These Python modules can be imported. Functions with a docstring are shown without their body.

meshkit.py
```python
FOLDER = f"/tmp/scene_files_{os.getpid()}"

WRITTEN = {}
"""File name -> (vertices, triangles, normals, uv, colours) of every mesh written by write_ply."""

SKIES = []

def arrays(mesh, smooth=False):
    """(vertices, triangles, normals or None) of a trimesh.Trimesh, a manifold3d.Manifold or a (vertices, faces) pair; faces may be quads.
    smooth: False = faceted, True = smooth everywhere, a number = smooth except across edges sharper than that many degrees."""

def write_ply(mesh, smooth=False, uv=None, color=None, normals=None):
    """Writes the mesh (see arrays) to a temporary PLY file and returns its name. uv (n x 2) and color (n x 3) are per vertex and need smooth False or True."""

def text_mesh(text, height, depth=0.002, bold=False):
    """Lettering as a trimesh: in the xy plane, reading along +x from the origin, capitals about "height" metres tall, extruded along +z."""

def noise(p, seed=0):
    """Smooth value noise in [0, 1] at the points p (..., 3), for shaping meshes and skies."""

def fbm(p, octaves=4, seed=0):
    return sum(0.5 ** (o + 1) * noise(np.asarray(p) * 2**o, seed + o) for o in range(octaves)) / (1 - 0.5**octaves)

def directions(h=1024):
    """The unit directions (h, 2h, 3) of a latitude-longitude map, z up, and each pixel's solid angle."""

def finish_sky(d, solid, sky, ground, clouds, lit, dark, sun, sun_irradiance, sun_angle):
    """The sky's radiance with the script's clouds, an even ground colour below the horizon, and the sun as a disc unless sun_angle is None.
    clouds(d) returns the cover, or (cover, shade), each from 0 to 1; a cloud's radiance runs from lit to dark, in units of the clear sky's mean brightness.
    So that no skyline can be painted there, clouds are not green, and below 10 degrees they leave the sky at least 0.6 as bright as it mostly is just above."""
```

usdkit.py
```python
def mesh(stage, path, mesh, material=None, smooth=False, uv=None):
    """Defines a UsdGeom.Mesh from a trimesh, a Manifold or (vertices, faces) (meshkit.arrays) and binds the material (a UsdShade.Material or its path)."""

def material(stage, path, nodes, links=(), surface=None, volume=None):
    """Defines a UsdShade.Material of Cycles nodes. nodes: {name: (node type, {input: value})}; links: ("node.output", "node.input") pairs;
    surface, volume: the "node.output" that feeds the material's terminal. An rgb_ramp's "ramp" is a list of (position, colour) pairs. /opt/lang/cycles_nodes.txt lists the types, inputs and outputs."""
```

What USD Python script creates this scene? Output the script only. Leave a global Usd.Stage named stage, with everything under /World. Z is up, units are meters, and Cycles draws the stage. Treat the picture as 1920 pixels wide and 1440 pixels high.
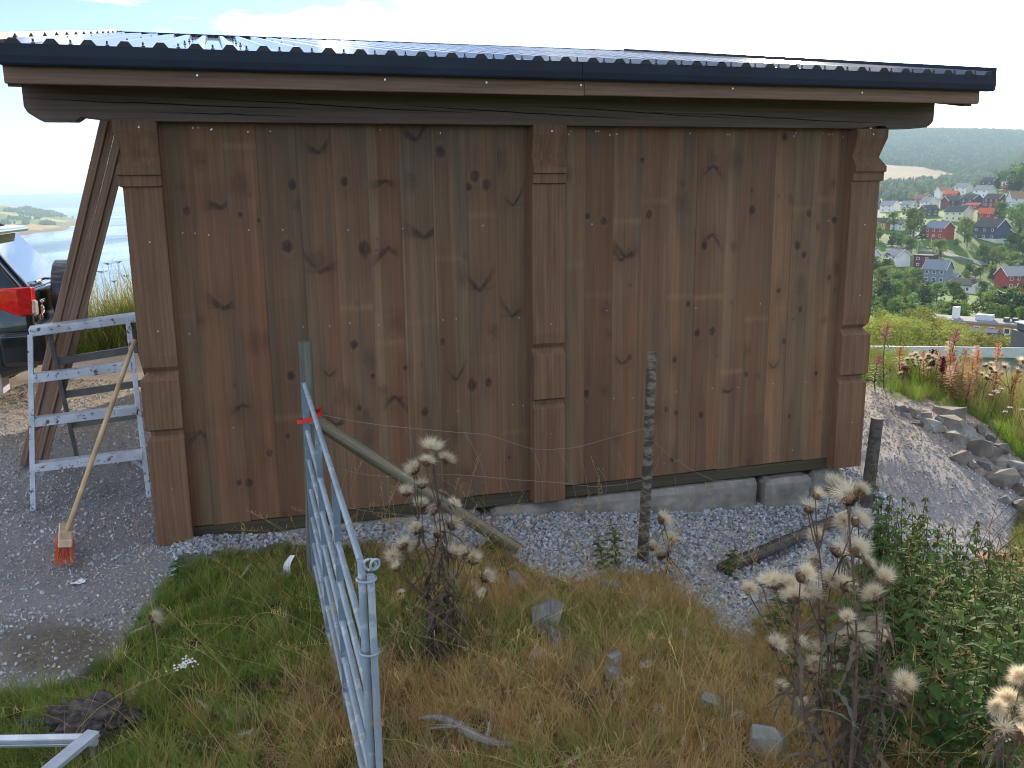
import math
import numpy as np
import trimesh
import usdkit
import meshkit
from pxr import Usd, UsdGeom, UsdLux, UsdShade, Gf, Sdf, Vt
from scipy.interpolate import RBFInterpolator
from scipy.spatial import ConvexHull

stage = Usd.Stage.CreateInMemory()
UsdGeom.Xform.Define(stage, '/World')
UsdGeom.Scope.Define(stage, '/World/Looks')
RNG = np.random.default_rng(11)

# ------------------------------------------------------------------ camera, sky, sun, exposure
F_PX, PITCH, ROLL = 1700.0, .2051, -.0119
EYE = np.array([0, 0, 1.902])
EXPOSURE = 1.42
SUN_AZ, SUN_EL = math.radians(17), math.radians(15.5)
SKY_STRENGTH, SUN_INTENSITY, SUN_ANGLE = .1, .95, .6
HAZE_DENSITY = 1.05e-4

cp_, sp_ = math.cos(PITCH), math.sin(PITCH)
fwd = np.array([0, cp_, -sp_]); up0 = np.array([0, sp_, cp_]); ri0 = np.array([1., 0, 0])
cr_, sr_ = math.cos(ROLL), math.sin(ROLL)
RIGHT = cr_ * ri0 + sr_ * up0
UP = -sr_ * ri0 + cr_ * up0
cam = UsdGeom.Camera.Define(stage, '/World/camera')
cam.CreateHorizontalApertureAttr(36.0)
cam.CreateFocalLengthAttr(36.0 * F_PX / 1920)
cam.CreateFStopAttr(0.0)
cam.CreateClippingRangeAttr(Gf.Vec2f(.05, 100000))
cam.CreateExposureAttr(EXPOSURE)
cam.AddTransformOp().Set(Gf.Matrix4d(*RIGHT, 0, *UP, 0, *(-fwd), 0, *EYE, 1))

SUN = np.array([math.sin(SUN_AZ) * math.cos(SUN_EL), math.cos(SUN_AZ) * math.cos(SUN_EL), math.sin(SUN_EL)])
dome = UsdLux.DomeLight.Define(stage, '/World/sky')
sky_mat = usdkit.material(stage, '/World/Looks/sky_look', {
    'sky': ('sky_texture', {'sky_type': 'single_scattering', 'sun_disc': False, 'sun_elevation': SUN_EL, 'sun_rotation': SUN_AZ, 'aerosol_density': .15, 'air_density': .42}),
    'tc': ('texture_coordinate', {}),
    'map': ('mapping', {'scale': (2.2, 2.2, 7.5), 'location': (4.2, 2.2, .9)}),
    'n': ('noise_texture', {'scale': 1.6, 'detail': 7.0, 'roughness': .58, 'distortion': .25}),
    'r': ('rgb_ramp', {'ramp': [(.0, (0, 0, 0)), (.5, (0, 0, 0)), (.6, (.85, .85, .85)), (1, (1, 1, 1))]}),
    'map2': ('mapping', {'scale': (3.2, 3.2, 14.0), 'location': (3.4, .3, .9)}),
    'n2': ('noise_texture', {'scale': 2.6, 'detail': 6.0, 'roughness': .6}),
    'shade': ('rgb_ramp', {'ramp': [(.3, (6.8, 6.8, 7.0)), (.62, (11.6, 10.9, 9.8))]}),
    'mix': ('mix_color', {'blend_type': 'mix', 'use_clamp': True}),
    'bg': ('background_shader', {'strength': SKY_STRENGTH}),
}, [('tc.generated', 'map.vector'), ('map.vector', 'n.vector'), ('n.fac', 'r.fac'), ('tc.generated', 'map2.vector'), ('map2.vector', 'n2.vector'), ('n2.fac', 'shade.fac'),
    ('r.color', 'mix.fac'), ('sky.color', 'mix.a'), ('shade.color', 'mix.b'), ('mix.result', 'bg.color')], surface='bg.background')
UsdShade.MaterialBindingAPI.Apply(dome.GetPrim()).Bind(sky_mat)
dome.GetPrim().SetCustomDataByKey('kind', 'structure')
dome.GetPrim().SetCustomDataByKey('label', 'bright evening sky with pale blue gaps between white clouds')
sun = UsdLux.DistantLight.Define(stage, '/World/sun')
sun.CreateIntensityAttr(SUN_INTENSITY); sun.CreateNormalizeAttr(True); sun.CreateAngleAttr(SUN_ANGLE)
sun.CreateColorAttr(Gf.Vec3f(1, .86, .68))
zax = SUN; xax = np.cross([0, 0, 1.], zax); xax /= np.linalg.norm(xax); yax = np.cross(zax, xax)
sun.AddTransformOp().Set(Gf.Matrix4d(*xax, 0, *yax, 0, *zax, 0, 0, 0, 0, 1))

# ------------------------------------------------------------------ geometry of view and shed
TH = .2977
P0 = np.array([-2.038, 4.9, 0])
DU = np.array([math.cos(TH), math.sin(TH), 0]); DV = np.array([-math.sin(TH), math.cos(TH), 0])


def ray(px, py):
    return RIGHT * ((px - 960) / F_PX) - UP * ((py - 720) / F_PX) + fwd


def at(px, py, y):
    """The point seen at (px, py) whose distance in front of the viewer is y metres."""
    d = ray(px, py)
    return EYE + d * (y / d[1])


def wl(px, py, v=0.):
    d = ray(px, py)
    q = EYE + d * ((v - (EYE - P0) @ DV) / (d @ DV)) - P0
    return float(q @ DU), float(q[2])


def proj(p):
    d = np.asarray(p, float) - EYE
    z = d @ fwd
    z = np.where(np.abs(z) < 1e-6, 1e-6, z)
    return 960 + F_PX * (d @ RIGHT) / z, 720 - F_PX * (d @ UP) / z, z


def barn(u, v, z):
    return P0 + DU * u + DV * v + np.array([0, 0, z])


# ------------------------------------------------------------------ scene helpers
names = {}


def numbered(path):
    k = names.get(path, 0)
    names[path] = k + 1
    return path if k == 0 else f'{path}_{k:03d}'


def tag(o, label=None, cat=None, group=None, kind=None):
    o = o.GetPrim() if hasattr(o, 'GetPrim') else o
    for k, v in (('label', label), ('category', cat), ('group', group), ('kind', kind)):
        if v:
            o.SetCustomDataByKey(k, v)
    return o


def thing(name, label, cat, loc=(0, 0, 0), rz=0., group=None, scale=None, tilt=None):
    x = UsdGeom.Xform.Define(stage, numbered('/World/' + name))
    x.AddTranslateOp().Set(Gf.Vec3d(*map(float, loc)))
    if tilt is not None:
        x.AddRotateXYZOp().Set(Gf.Vec3f(math.degrees(tilt[0]), math.degrees(tilt[1]), math.degrees(rz)))
    else:
        x.AddRotateZOp().Set(math.degrees(rz))
    if scale is not None:
        s = (scale,) * 3 if np.ndim(scale) == 0 else scale
        x.AddScaleOp().Set(Gf.Vec3f(*map(float, s)))
    return tag(x, label, cat, group)


def obj(name, mesh, mat, parent=None, smooth=False, attr=None, uv=None):
    base = '/World' if parent is None else str(parent.GetPath())
    m = usdkit.mesh(stage, numbered(base + '/' + name), mesh, mat, smooth=smooth)
    if attr is not None:
        for k, a in attr.items():
            UsdGeom.PrimvarsAPI(m).CreatePrimvar(k, Sdf.ValueTypeNames.Color3fArray, 'vertex').Set(Vt.Vec3fArray.FromNumpy(np.asarray(a, np.float32)))
    return m.GetPrim()


protos = {}


def proto(key):
    """A class prim whose children are the parts of a repeated thing."""
    p = stage.CreateClassPrim('/World/Looks/kinds_' + key) if False else stage.CreateClassPrim('/kinds_' + key)
    protos[key] = p
    return p


def dup(key, name, label, cat, loc, rz=0., group=None, scale=None, tilt=None):
    o = thing(name, label, cat, loc, rz, group, scale, tilt)
    o.GetReferences().AddInternalReference(protos[key].GetPath())
    o.SetInstanceable(True)
    return o


class MB:
    """Collects pieces that become one mesh."""

    def __init__(self):
        self.v, self.f, self.n = [], [], 0

    def add(self, v, f):
        v = np.asarray(v, float); f = np.asarray(f, int)
        if f.shape[1] == 4:
            f = np.vstack([f[:, [0, 1, 2]], f[:, [0, 2, 3]]])
        self.v.append(v); self.f.append(f + self.n); self.n += len(v)
        return self

    def tm(self, m):
        return self.add(m.vertices, m.faces)

    def box(self, lo, hi, ch=0.):
        return self.tm(rbox(lo, hi, ch))

    def tube(self, pts, r, sides=8, cap=True):
        return self.add(*tube(pts, r, sides, cap))

    def mesh(self):
        return np.vstack(self.v), np.vstack(self.f)


def hull(pts):
    pts = np.asarray(pts, float)
    h = ConvexHull(pts)
    m = trimesh.Trimesh(pts, h.simplices, process=False)
    c = pts.mean(0)
    tri = pts[h.simplices]
    nrm = np.cross(tri[:, 1] - tri[:, 0], tri[:, 2] - tri[:, 0])
    flip = ((tri.mean(1) - c) * nrm).sum(1) < 0
    f = h.simplices.copy(); f[flip] = f[flip][:, ::-1]
    used, inv = np.unique(f, return_inverse=True)
    return trimesh.Trimesh(pts[used], inv.reshape(f.shape), process=False)


def rbox(lo, hi, ch=0.):
    lo, hi = np.minimum(lo, hi).astype(float), np.maximum(lo, hi).astype(float)
    if ch <= 0:
        m = trimesh.creation.box(hi - lo)
        m.apply_translation((lo + hi) / 2)
        return m
    ch = min(ch, .49 * (hi - lo).min())
    pts = []
    for sx in (0, 1):
        for sy in (0, 1):
            for sz in (0, 1):
                c = np.array([(lo, hi)[sx][0], (lo, hi)[sy][1], (lo, hi)[sz][2]])
                s = np.array([1 - 2 * sx, 1 - 2 * sy, 1 - 2 * sz]) * ch
                for k in range(3):
                    q = c + s; q[k] = c[k]
                    pts.append(q)
    return hull(pts)


def tube(pts, r, sides=8, cap=True):
    p = np.asarray(pts, float)
    r = np.broadcast_to(r, (len(p),))
    t = np.gradient(p, axis=0)
    t /= np.linalg.norm(t, axis=1, keepdims=True) + 1e-12
    ref = np.array([0, 0, 1.]) if abs(t[0, 2]) < .9 else np.array([1., 0, 0])
    a = np.cross(t, ref); a /= np.linalg.norm(a, axis=1, keepdims=True) + 1e-12
    b = np.cross(t, a)
    g = np.arange(sides) * 2 * np.pi / sides
    v = (p[:, None] + r[:, None, None] * (np.cos(g)[None, :, None] * a[:, None] + np.sin(g)[None, :, None] * b[:, None])).reshape(-1, 3)
    i, j = np.meshgrid(np.arange(len(p) - 1), np.arange(sides), indexing='ij')
    q = np.stack([i * sides + j, i * sides + (j + 1) % sides, (i + 1) * sides + (j + 1) % sides, (i + 1) * sides + j], -1).reshape(-1, 4)
    f = np.vstack([q[:, [0, 2, 1]], q[:, [0, 3, 2]]])
    if cap:
        n = len(v)
        v = np.vstack([v, p[:1], p[-1:]])
        k = np.arange(sides); l = (len(p) - 1) * sides
        f = np.vstack([f, np.stack([np.full(sides, n), k, (k + 1) % sides], 1), np.stack([np.full(sides, n + 1), l + (k + 1) % sides, l + k], 1)])
    return v, f


def prism(poly, d0, d1, axes='xz'):
    """Extrudes a 2-D outline (in the given axes) along the remaining axis from d0 to d1."""
    from shapely.geometry import Polygon
    m = trimesh.creation.extrude_polygon(Polygon(poly), abs(d1 - d0), engine='earcut')
    v = np.array(m.vertices)
    o = np.zeros_like(v)
    ax = {'x': 0, 'y': 1, 'z': 2}
    i, j = ax[axes[0]], ax[axes[1]]
    k = 3 - i - j
    o[:, i], o[:, j], o[:, k] = v[:, 0], v[:, 1], min(d0, d1) + v[:, 2]
    f = np.array(m.faces)
    if (i, j, k) in ((0, 2, 1), (1, 0, 2), (2, 1, 0)):
        f = f[:, ::-1]
    return trimesh.Trimesh(o, f, process=False)


def basis(axis, hint=(0, 0, 1)):
    t = np.asarray(axis, float); t = t / np.linalg.norm(t)
    h = np.asarray(hint, float)
    a = h - (h @ t) * t
    if np.linalg.norm(a) < 1e-6:
        a = np.array([1., 0, 0]) - t[0] * t
    a /= np.linalg.norm(a)
    return t, a, np.cross(t, a)


def beam(p0, p1, w, d, hint=(0, 0, 1), ch=.002):
    """A rectangular bar between two points, w wide across hint, d thick along hint."""
    p0, p1 = np.asarray(p0, float), np.asarray(p1, float)
    t, a, b = basis(p1 - p0, hint)
    m = rbox((0, -w / 2, -d / 2), (np.linalg.norm(p1 - p0), w / 2, d / 2), ch)
    m.vertices = p0 + m.vertices @ np.array([t, b, a])
    if np.linalg.det(np.array([t, b, a])) < 0:
        m.faces = m.faces[:, ::-1]
    return m


# ------------------------------------------------------------------ materials
ALBEDO = 1.25


def lift(c):
    c = np.asarray(c, float)
    return c * min(ALBEDO, max(1., .62 / c.max()))


def mat(name, col, rough=.7, var=.2, scale=6., bump=0., metal=0., rnd=0., coords='object', stretch=None, spec=.5, col2=None, trans=0., detail=5., coat=0., hue=0.):
    """col, varied by noise (towards col2 if given); rnd: lightness variation between copies; trans: light passing through leaves."""
    col = lift(col); col2 = None if col2 is None else lift(col2)
    nodes = {'tc': ('texture_coordinate', {}), 'map': ('mapping', {'scale': stretch or (1, 1, 1)}),
             'n': ('noise_texture', {'scale': scale, 'detail': detail, 'roughness': .6}),
             'mr': ('map_range', {'from_min': .3, 'from_max': .7, 'to_min': 0., 'to_max': 1., 'clamp': True}),
             'mix': ('mix_color', {'blend_type': 'mix', 'a': tuple(np.array(col) * (1 - var)), 'b': tuple(col2) if col2 is not None else tuple(np.minimum(np.array(col) * (1 + var), 1))}),
             'p': ('principled_bsdf', {'roughness': rough, 'metallic': metal, 'specular_ior_level': spec, 'coat_weight': coat})}
    links = [(f'tc.{coords}', 'map.vector'), ('map.vector', 'n.vector'), ('n.fac', 'mr.value'), ('mr.result', 'mix.fac')]
    out = 'mix.result'
    if rnd or hue:
        nodes['oi'] = ('object_info', {})
        nodes['rv'] = ('map_range', {'from_min': 0., 'from_max': 1., 'to_min': 1 - rnd, 'to_max': 1 + rnd})
        nodes['rh'] = ('map_range', {'from_min': 0., 'from_max': 1., 'to_min': .5 - hue, 'to_max': .5 + hue})
        nodes['m7'] = ('math', {'math_type': 'multiply', 'value2': 7.31})
        nodes['fr'] = ('math', {'math_type': 'fraction'})
        nodes['hsv'] = ('hsv', {})
        links += [('oi.random', 'rv.value'), ('oi.random', 'm7.value1'), ('m7.value', 'fr.value1'), ('fr.value', 'rh.value'), ('rv.result', 'hsv.value'), ('rh.result', 'hsv.hue'), (out, 'hsv.color')]
        out = 'hsv.color'
    links.append((out, 'p.base_color'))
    if bump:
        nodes['b'] = ('bump', {'strength': 1., 'distance': bump})
        links += [('n.fac', 'b.height'), ('b.normal', 'p.normal')]
    surf = 'p.BSDF'
    if trans:
        nodes['t'] = ('translucent_bsdf', {}); nodes['ms'] = ('mix_closure', {'fac': trans})
        links += [(out, 't.color'), ('p.BSDF', 'ms.closure1'), ('t.BSDF', 'ms.closure2')]
        surf = 'ms.closure'
    return usdkit.material(stage, '/World/Looks/' + name, nodes, links, surface=surf)


def wood_mat(name, axis, strength=.5, rough=.62, bump=.0008, col=None, freq=16.):
    """Stained timber: grain running along the axis; the tone comes from the vertex colours, or col."""
    st = [freq, freq, freq]; st[axis] = .7
    st2 = [5.5, 5.5, 5.5]; st2[axis] = .35
    nodes = {'tc': ('texture_coordinate', {}), 'map': ('mapping', {'scale': tuple(st)}), 'map2': ('mapping', {'scale': tuple(st2)}),
             'n': ('noise_texture', {'scale': 2.2, 'detail': 6., 'roughness': .65, 'distortion': .3}),
             'n2': ('noise_texture', {'scale': 1.6, 'detail': 4., 'roughness': .55, 'distortion': 1.1}),
             'w': ('wave_texture', {'wave_type': 'bands', 'bands_direction': 'x' if axis != 0 else 'z', 'scale': 2.4, 'distortion': 7., 'detail': 2.5, 'detail_scale': 1.4}),
             'fine': ('noise_texture', {'scale': 260., 'detail': 2.}),
             'g1': ('map_range', {'from_min': .25, 'from_max': .75, 'to_min': 1 - strength, 'to_max': 1 + strength}),
             'g2': ('map_range', {'from_min': .25, 'from_max': .75, 'to_min': 1 - strength * .6, 'to_max': 1 + strength * .6}),
             'g3': ('map_range', {'from_min': 0., 'from_max': 1., 'to_min': 1 - strength * .28, 'to_max': 1 + strength * .2}),
             'g4': ('map_range', {'from_min': .3, 'from_max': .7, 'to_min': .9, 'to_max': 1.1}),
             'm1': ('math', {'math_type': 'multiply'}), 'm2': ('math', {'math_type': 'multiply'}), 'm3': ('math', {'math_type': 'multiply'}),
             'mix': ('mix_color', {'blend_type': 'multiply', 'fac': 1., 'use_clamp': False, 'a': tuple(lift(col)) if col is not None else (1, 1, 1)}),
             'b': ('bump', {'strength': .8, 'distance': bump}),
             'p': ('principled_bsdf', {'roughness': rough, 'specular_ior_level': .35})}
    links = [('tc.object', 'map.vector'), ('tc.object', 'map2.vector'), ('tc.object', 'fine.vector'), ('map.vector', 'n.vector'), ('map2.vector', 'n2.vector'), ('map2.vector', 'w.vector'),
             ('n.fac', 'g1.value'), ('n2.fac', 'g2.value'), ('w.fac', 'g3.value'), ('fine.fac', 'g4.value'),
             ('g1.result', 'm1.value1'), ('g2.result', 'm1.value2'), ('m1.value', 'm2.value1'), ('g3.result', 'm2.value2'), ('m2.value', 'm3.value1'), ('g4.result', 'm3.value2'), ('m3.value', 'mix.b'),
             ('mix.result', 'p.base_color'), ('n.fac', 'b.height'), ('b.normal', 'p.normal')]
    if col is None:
        nodes['vc'] = ('attribute', {'attribute': 'tone'})
        links.append(('vc.color', 'mix.a'))
    return usdkit.material(stage, '/World/Looks/' + name, nodes, links, surface='p.BSDF')


def instancer(name, meshes, pos, quat, scl, idx, label, kind='stuff', parent=None):
    """meshes: (name, mesh, material) triples. One object of many copies that nobody could count."""
    base = '/World' if parent is None else str(parent.GetPath())
    path = numbered(base + '/' + name)
    pi = UsdGeom.PointInstancer.Define(stage, path)
    targets = []
    for k, (n, m, mt) in enumerate(meshes):
        q = f'{path}/kinds/{n}_{k:03d}'
        usdkit.mesh(stage, q, m, mt)
        targets.append(q)
    pi.CreatePrototypesRel().SetTargets(targets)
    pi.CreateProtoIndicesAttr(Vt.IntArray.FromNumpy(np.asarray(idx, np.int32)))
    pi.CreatePositionsAttr(Vt.Vec3fArray.FromNumpy(np.asarray(pos, np.float32)))
    q = np.asarray(quat, np.float16)
    pi.CreateOrientationsAttr(Vt.QuathArray.FromNumpy(q))
    s = np.asarray(scl, np.float32)
    if s.ndim == 1:
        s = np.repeat(s[:, None], 3, 1)
    pi.CreateScalesAttr(Vt.Vec3fArray.FromNumpy(s))
    return tag(pi, label, None, None, kind)


def quats(n, rng, tilt=.0, full=False):
    """Rotations as (i, j, k, real): about z by chance with a little tilt, or any at all."""
    if full:
        q = rng.normal(size=(n, 4))
        return q / np.linalg.norm(q, axis=1, keepdims=True)
    a = rng.uniform(0, 2 * np.pi, n) / 2
    t = np.abs(rng.normal(0, tilt, n)) / 2; d = rng.uniform(0, 2 * np.pi, n)
    tq = np.stack([np.sin(t) * np.cos(d), np.sin(t) * np.sin(d), np.zeros(n), np.cos(t)], 1)
    zq = np.stack([np.zeros(n), np.zeros(n), np.sin(a), np.cos(a)], 1)
    x1, y1, z1, w1 = tq.T; x2, y2, z2, w2 = zq.T
    return np.stack([w1 * x2 + x1 * w2 + y1 * z2 - z1 * y2, w1 * y2 - x1 * z2 + y1 * w2 + z1 * x2, w1 * z2 + x1 * y2 - y1 * x2 + z1 * w2, w1 * w2 - x1 * x2 - y1 * y2 - z1 * z2], 1)
# ------------------------------------------------------------------ terrain
SEA = -80.0
NEAR = np.array([
    (-9, 4, -.12), (-6, 4, -.08), (-4, 5, -.02), (-3, 5, -.02), (-2.15, 4.8, -.04), (-2.5, 7, -.01), (-6, 7, -.01), (-4, 10, 0), (-6, 13, -.02), (-10, 12, -.02), (-12, 6, -.1), (-3, 14, -.05), (-9, 15, -.3), (-5, 15, -.25),
    (-1, 5.05, -.07), (-.1, 5.3, -.11), (1, 5.65, -.2), (1.9, 5.95, -.31), (2.5, 6.15, -.27), (3, 7.0, -.12),
    (-1.4, 4.45, -.03), (-.6, 4.6, -.06), (.1, 4.7, -.1), (.8, 4.6, -.2), (1.3, 4.5, -.32), (1.5, 4.0, -.26), (2, 4.4, -.36), (2.2, 5.2, -.37),
    (-1.2, 3.6, -.01), (-.5, 3.8, .0), (.3, 4.0, .0), (.7, 3.4, .06), (0, 2.6, .04), (-1, 2.2, .0), (-2, 2.5, -.04), (1.2, 2.6, .02), (1.2, 3.4, -.08), (2.2, 2.4, .0), (0, 0, .2), (3, 0, .15), (-3, 0, .1), (0, -6, .4), (6, -4, .2), (-6, -4, .2),
    (-2, 3.6, -.05), (-2.6, 3, -.05), (-3.2, 3.4, -.07), (-4, 2, 0),
    (2.6, 3.5, -.14), (3.3, 3.0, -.1), (2.9, 4.6, -.36), (2.9, 5.6, -.36), (3.8, 5.6, -.62), (3.85, 6.6, -.42), (4.6, 7.0, -.6), (2.9, 6.7, -.16), (3.8, 8.6, -.1), (3.3, 7.8, -.06), (4.5, 8.0, -.3), (4.2, 4.2, -.55), (5, 5, -.9),
    (5, 10.7, -.2), (5.2, 9.3, -.45), (4, 11, -.1), (6, 9, -.7), (7, 12, -.8), (8, 7, -1.4), (8, 3, -1.2), (2, 12, -.05), (0, 12, 0), (0, 9, 0), (4.5, 14, -.4), (7.5, 15, -1.1), (9, 11, -1.3), (1, 16, -.1), (12, 6, -2.4), (12, 12, -2.4), (12, 0, -2.), (-14, 0, 0), (-14, 10, -.2),
], float)
rbf = RBFInterpolator(NEAR[:, :2], NEAR[:, 2], kernel='linear', smoothing=.02)


def yz(px, py, r):
    d = ray(px, py)
    return EYE[2] + d[2] / math.hypot(d[0], d[1]) * r


def azof(px):
    d = ray(px, 500)
    return math.degrees(math.atan2(d[0], d[1]))


R_ROWS = np.array([14, 18, 26, 40, 70, 110, 150, 200, 300, 380, 450, 520, 600, 750, 900, 1100, 1500, 2000, 2400, 3000, 3800, 4800, 5600, 9000, 12000, 16000, 22000, 40000], float)


def column_right(px, ys):
    return [yz(px, y, r) if y is not None else None for y, r in zip(ys, R_ROWS)]


_ = None
ya = [722, 745, 790, 760, 688, 660, 640, 602, 552, 515, 462, 432, 412, 397, 389, 380, 352, 322, 306, 276, 246, 256, 300, 372, 370, 369, 368, 368]
yb = [722, 745, 790, 760, 690, 662, 640, 604, 566, 535, 470, 437, 412, 384, 366, 372, 350, 330, 310, 282, 248, 256, 300, 372, 370, 369, 368, 366]
yc = [735, 770, 800, 760, 690, 662, 640, 608, 572, 548, 512, 462, 416, 362, 322, 326, 344, 330, 310, 286, 252, 258, 300, 370, 368, 367, 366, 364]
zl = lambda *v: list(v)
left_near = [-.35, -2.2, -7, -15, -28, -42, -52, -64, -84, -86, -88, -90, -91, -92, -92, -92, -92, -92]
COLS = [
    (-180., [-.2, -.2, 0, 1, 2, 3, 4, 5, 8, 10, 12, 14, 16, 20, 24, 30, 40, 50, 60, 80, 100, 100, 100, 100, 100, 100, 100, 100]),
    (-100., [-.3, -1, -3, -6, -10, -16, -20, -26, -34, -40, -45, -50, -52, -56, -60, -62, -66, -68, -66, -62, -40, -10, 20, 60, 100, 140, 100, 60]),
    (-45., left_near + [-90, -73, -42, 0, 30, 60, 110, 140, 120, 60]),
    (azof(-60), left_near + [-88, -70, -42, -2, -40, -100, -86, 122, 150, 60]),
    (azof(5), left_near + [-86, -66, -40, -5, -60, -100, -84, 92, 136, 60]),
    (azof(60), left_near + [-86, -72, -56, -27, -70, -100, -84, 96, 130, 60]),
    (azof(118), left_near + [-89, -78, -72, -58, -80, -100, -84, 104, 142, 60]),
    (azof(152), left_near + [-91, -86, -78, -80, -90, -100, -86, 110, 146, 60]),
    (azof(170), left_near + [-92, -90, -88, -90, -95, -100, -86, 108, 152, 60]),
    (azof(250), left_near + [-92, -92, -92, -92, -96, -100, -86, 112, 158, 60]),
    (-10., [-.2, -1.2, -4, -9, -16, -25, -32, -40, -55, -64, -70, -76, -80, -86, -88, -90, -90, -92, -92, -92, -92, -94, -96, -100, -86, 112, 150, 60]),
    (azof(1580), column_right(1580, ya)),
    (azof(1640), column_right(1640, ya)),
    (azof(1780), column_right(1780, yb)),
    (azof(1920), column_right(1920, yc)),
    (azof(2060), column_right(2060, [y if r < 60 or r > 1400 else y - (8 if r < 500 else 26) for y, r in zip(yc, R_ROWS)])),
    (60., [-1, -2, -3.5, -6, -10, -14, -17, -20, -22, -20, -12, -2, 8, 30, 60, 70, 80, 100, 120, 160, 200, 200, 160, 100, 100, 100, 100, 100]),
    (110., [-.8, -1, -1.5, -2, -3, -3, -2, 0, 4, 8, 12, 16, 20, 30, 40, 50, 60, 80, 100, 120, 140, 140, 120, 100, 100, 100, 100, 100]),
]
COLS.append((180., COLS[0][1]))
COL_AZ = np.array([c[0] for c in COLS]); COL_Z = np.array([c[1] for c in COLS], float)
LOG_R = np.log(R_ROWS)


def far_h(x, y):
    r = np.hypot(x, y); az = np.degrees(np.arctan2(x, y)); lr = np.clip(np.log(np.maximum(r, 1)), LOG_R[0], LOG_R[-1])
    i = np.clip(np.searchsorted(COL_AZ, az) - 1, 0, len(COLS) - 2); ta = np.clip((az - COL_AZ[i]) / (COL_AZ[i + 1] - COL_AZ[i]), 0, 1)
    j = np.clip(np.searchsorted(LOG_R, lr) - 1, 0, len(R_ROWS) - 2); tr = np.clip((lr - LOG_R[j]) / (LOG_R[j + 1] - LOG_R[j]), 0, 1)
    z = (COL_Z[i, j] * (1 - ta) + COL_Z[i + 1, j] * ta) * (1 - tr) + (COL_Z[i, j + 1] * (1 - ta) + COL_Z[i + 1, j + 1] * ta) * tr
    p = np.stack([x / np.maximum(r, 1) * 9 + lr * 3, y / np.maximum(r, 1) * 9 - lr * 2, lr * 6], -1)
    amp = np.clip((r - 600) / 2600, 0, 1) * .0035 * r
    return z + (meshkit.fbm(p * np.array([2.2, 2.2, 1]), 4, 5) - .5) * amp


def height(x, y):
    x = np.asarray(x, float); y = np.asarray(y, float)
    shp = x.shape
    x, y = x.ravel(), y.ravel()
    r = np.hypot(x, y)
    t = np.clip((r - 11.5) / 4.5, 0, 1); t = t * t * (3 - 2 * t)
    out = np.zeros(len(x))
    m = t < 1
    if m.any():
        q = np.stack([x[m], y[m]], 1)
        zn = rbf(q)
        d3 = np.stack([q[:, 0], q[:, 1], 0 * q[:, 0]], 1)
        zn = zn + (meshkit.fbm(d3 * 1.7, 3, 2) - .5) * .07 + (meshkit.fbm(d3 * 7., 3, 3) - .5) * .022
        out[m] += zn * (1 - t[m])
    m = t > 0
    if m.any():
        out[m] += far_h(x[m], y[m]) * t[m]
    return out.reshape(shp)


def h1(x, y):
    return float(height(np.array([x]), np.array([y]))[0])


def hit(px, py, r0=1.2, r1=9000., n=500):
    """Where the line of sight through (px, py) meets the land."""
    d = ray(px, py); d = d / math.hypot(d[0], d[1])
    s = np.geomspace(r0, r1, n)
    p = EYE + d * s[:, None]
    below = p[:, 2] < height(p[:, 0], p[:, 1])
    k = int(np.argmax(below))
    if not below[k]:
        return p[-1]
    a, b = s[max(k - 1, 0)], s[k]
    for _i in range(14):
        c = (a + b) / 2; q = EYE + d * c
        if q[2] < h1(q[0], q[1]):
            b = c
        else:
            a = c
    return EYE + d * b


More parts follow.
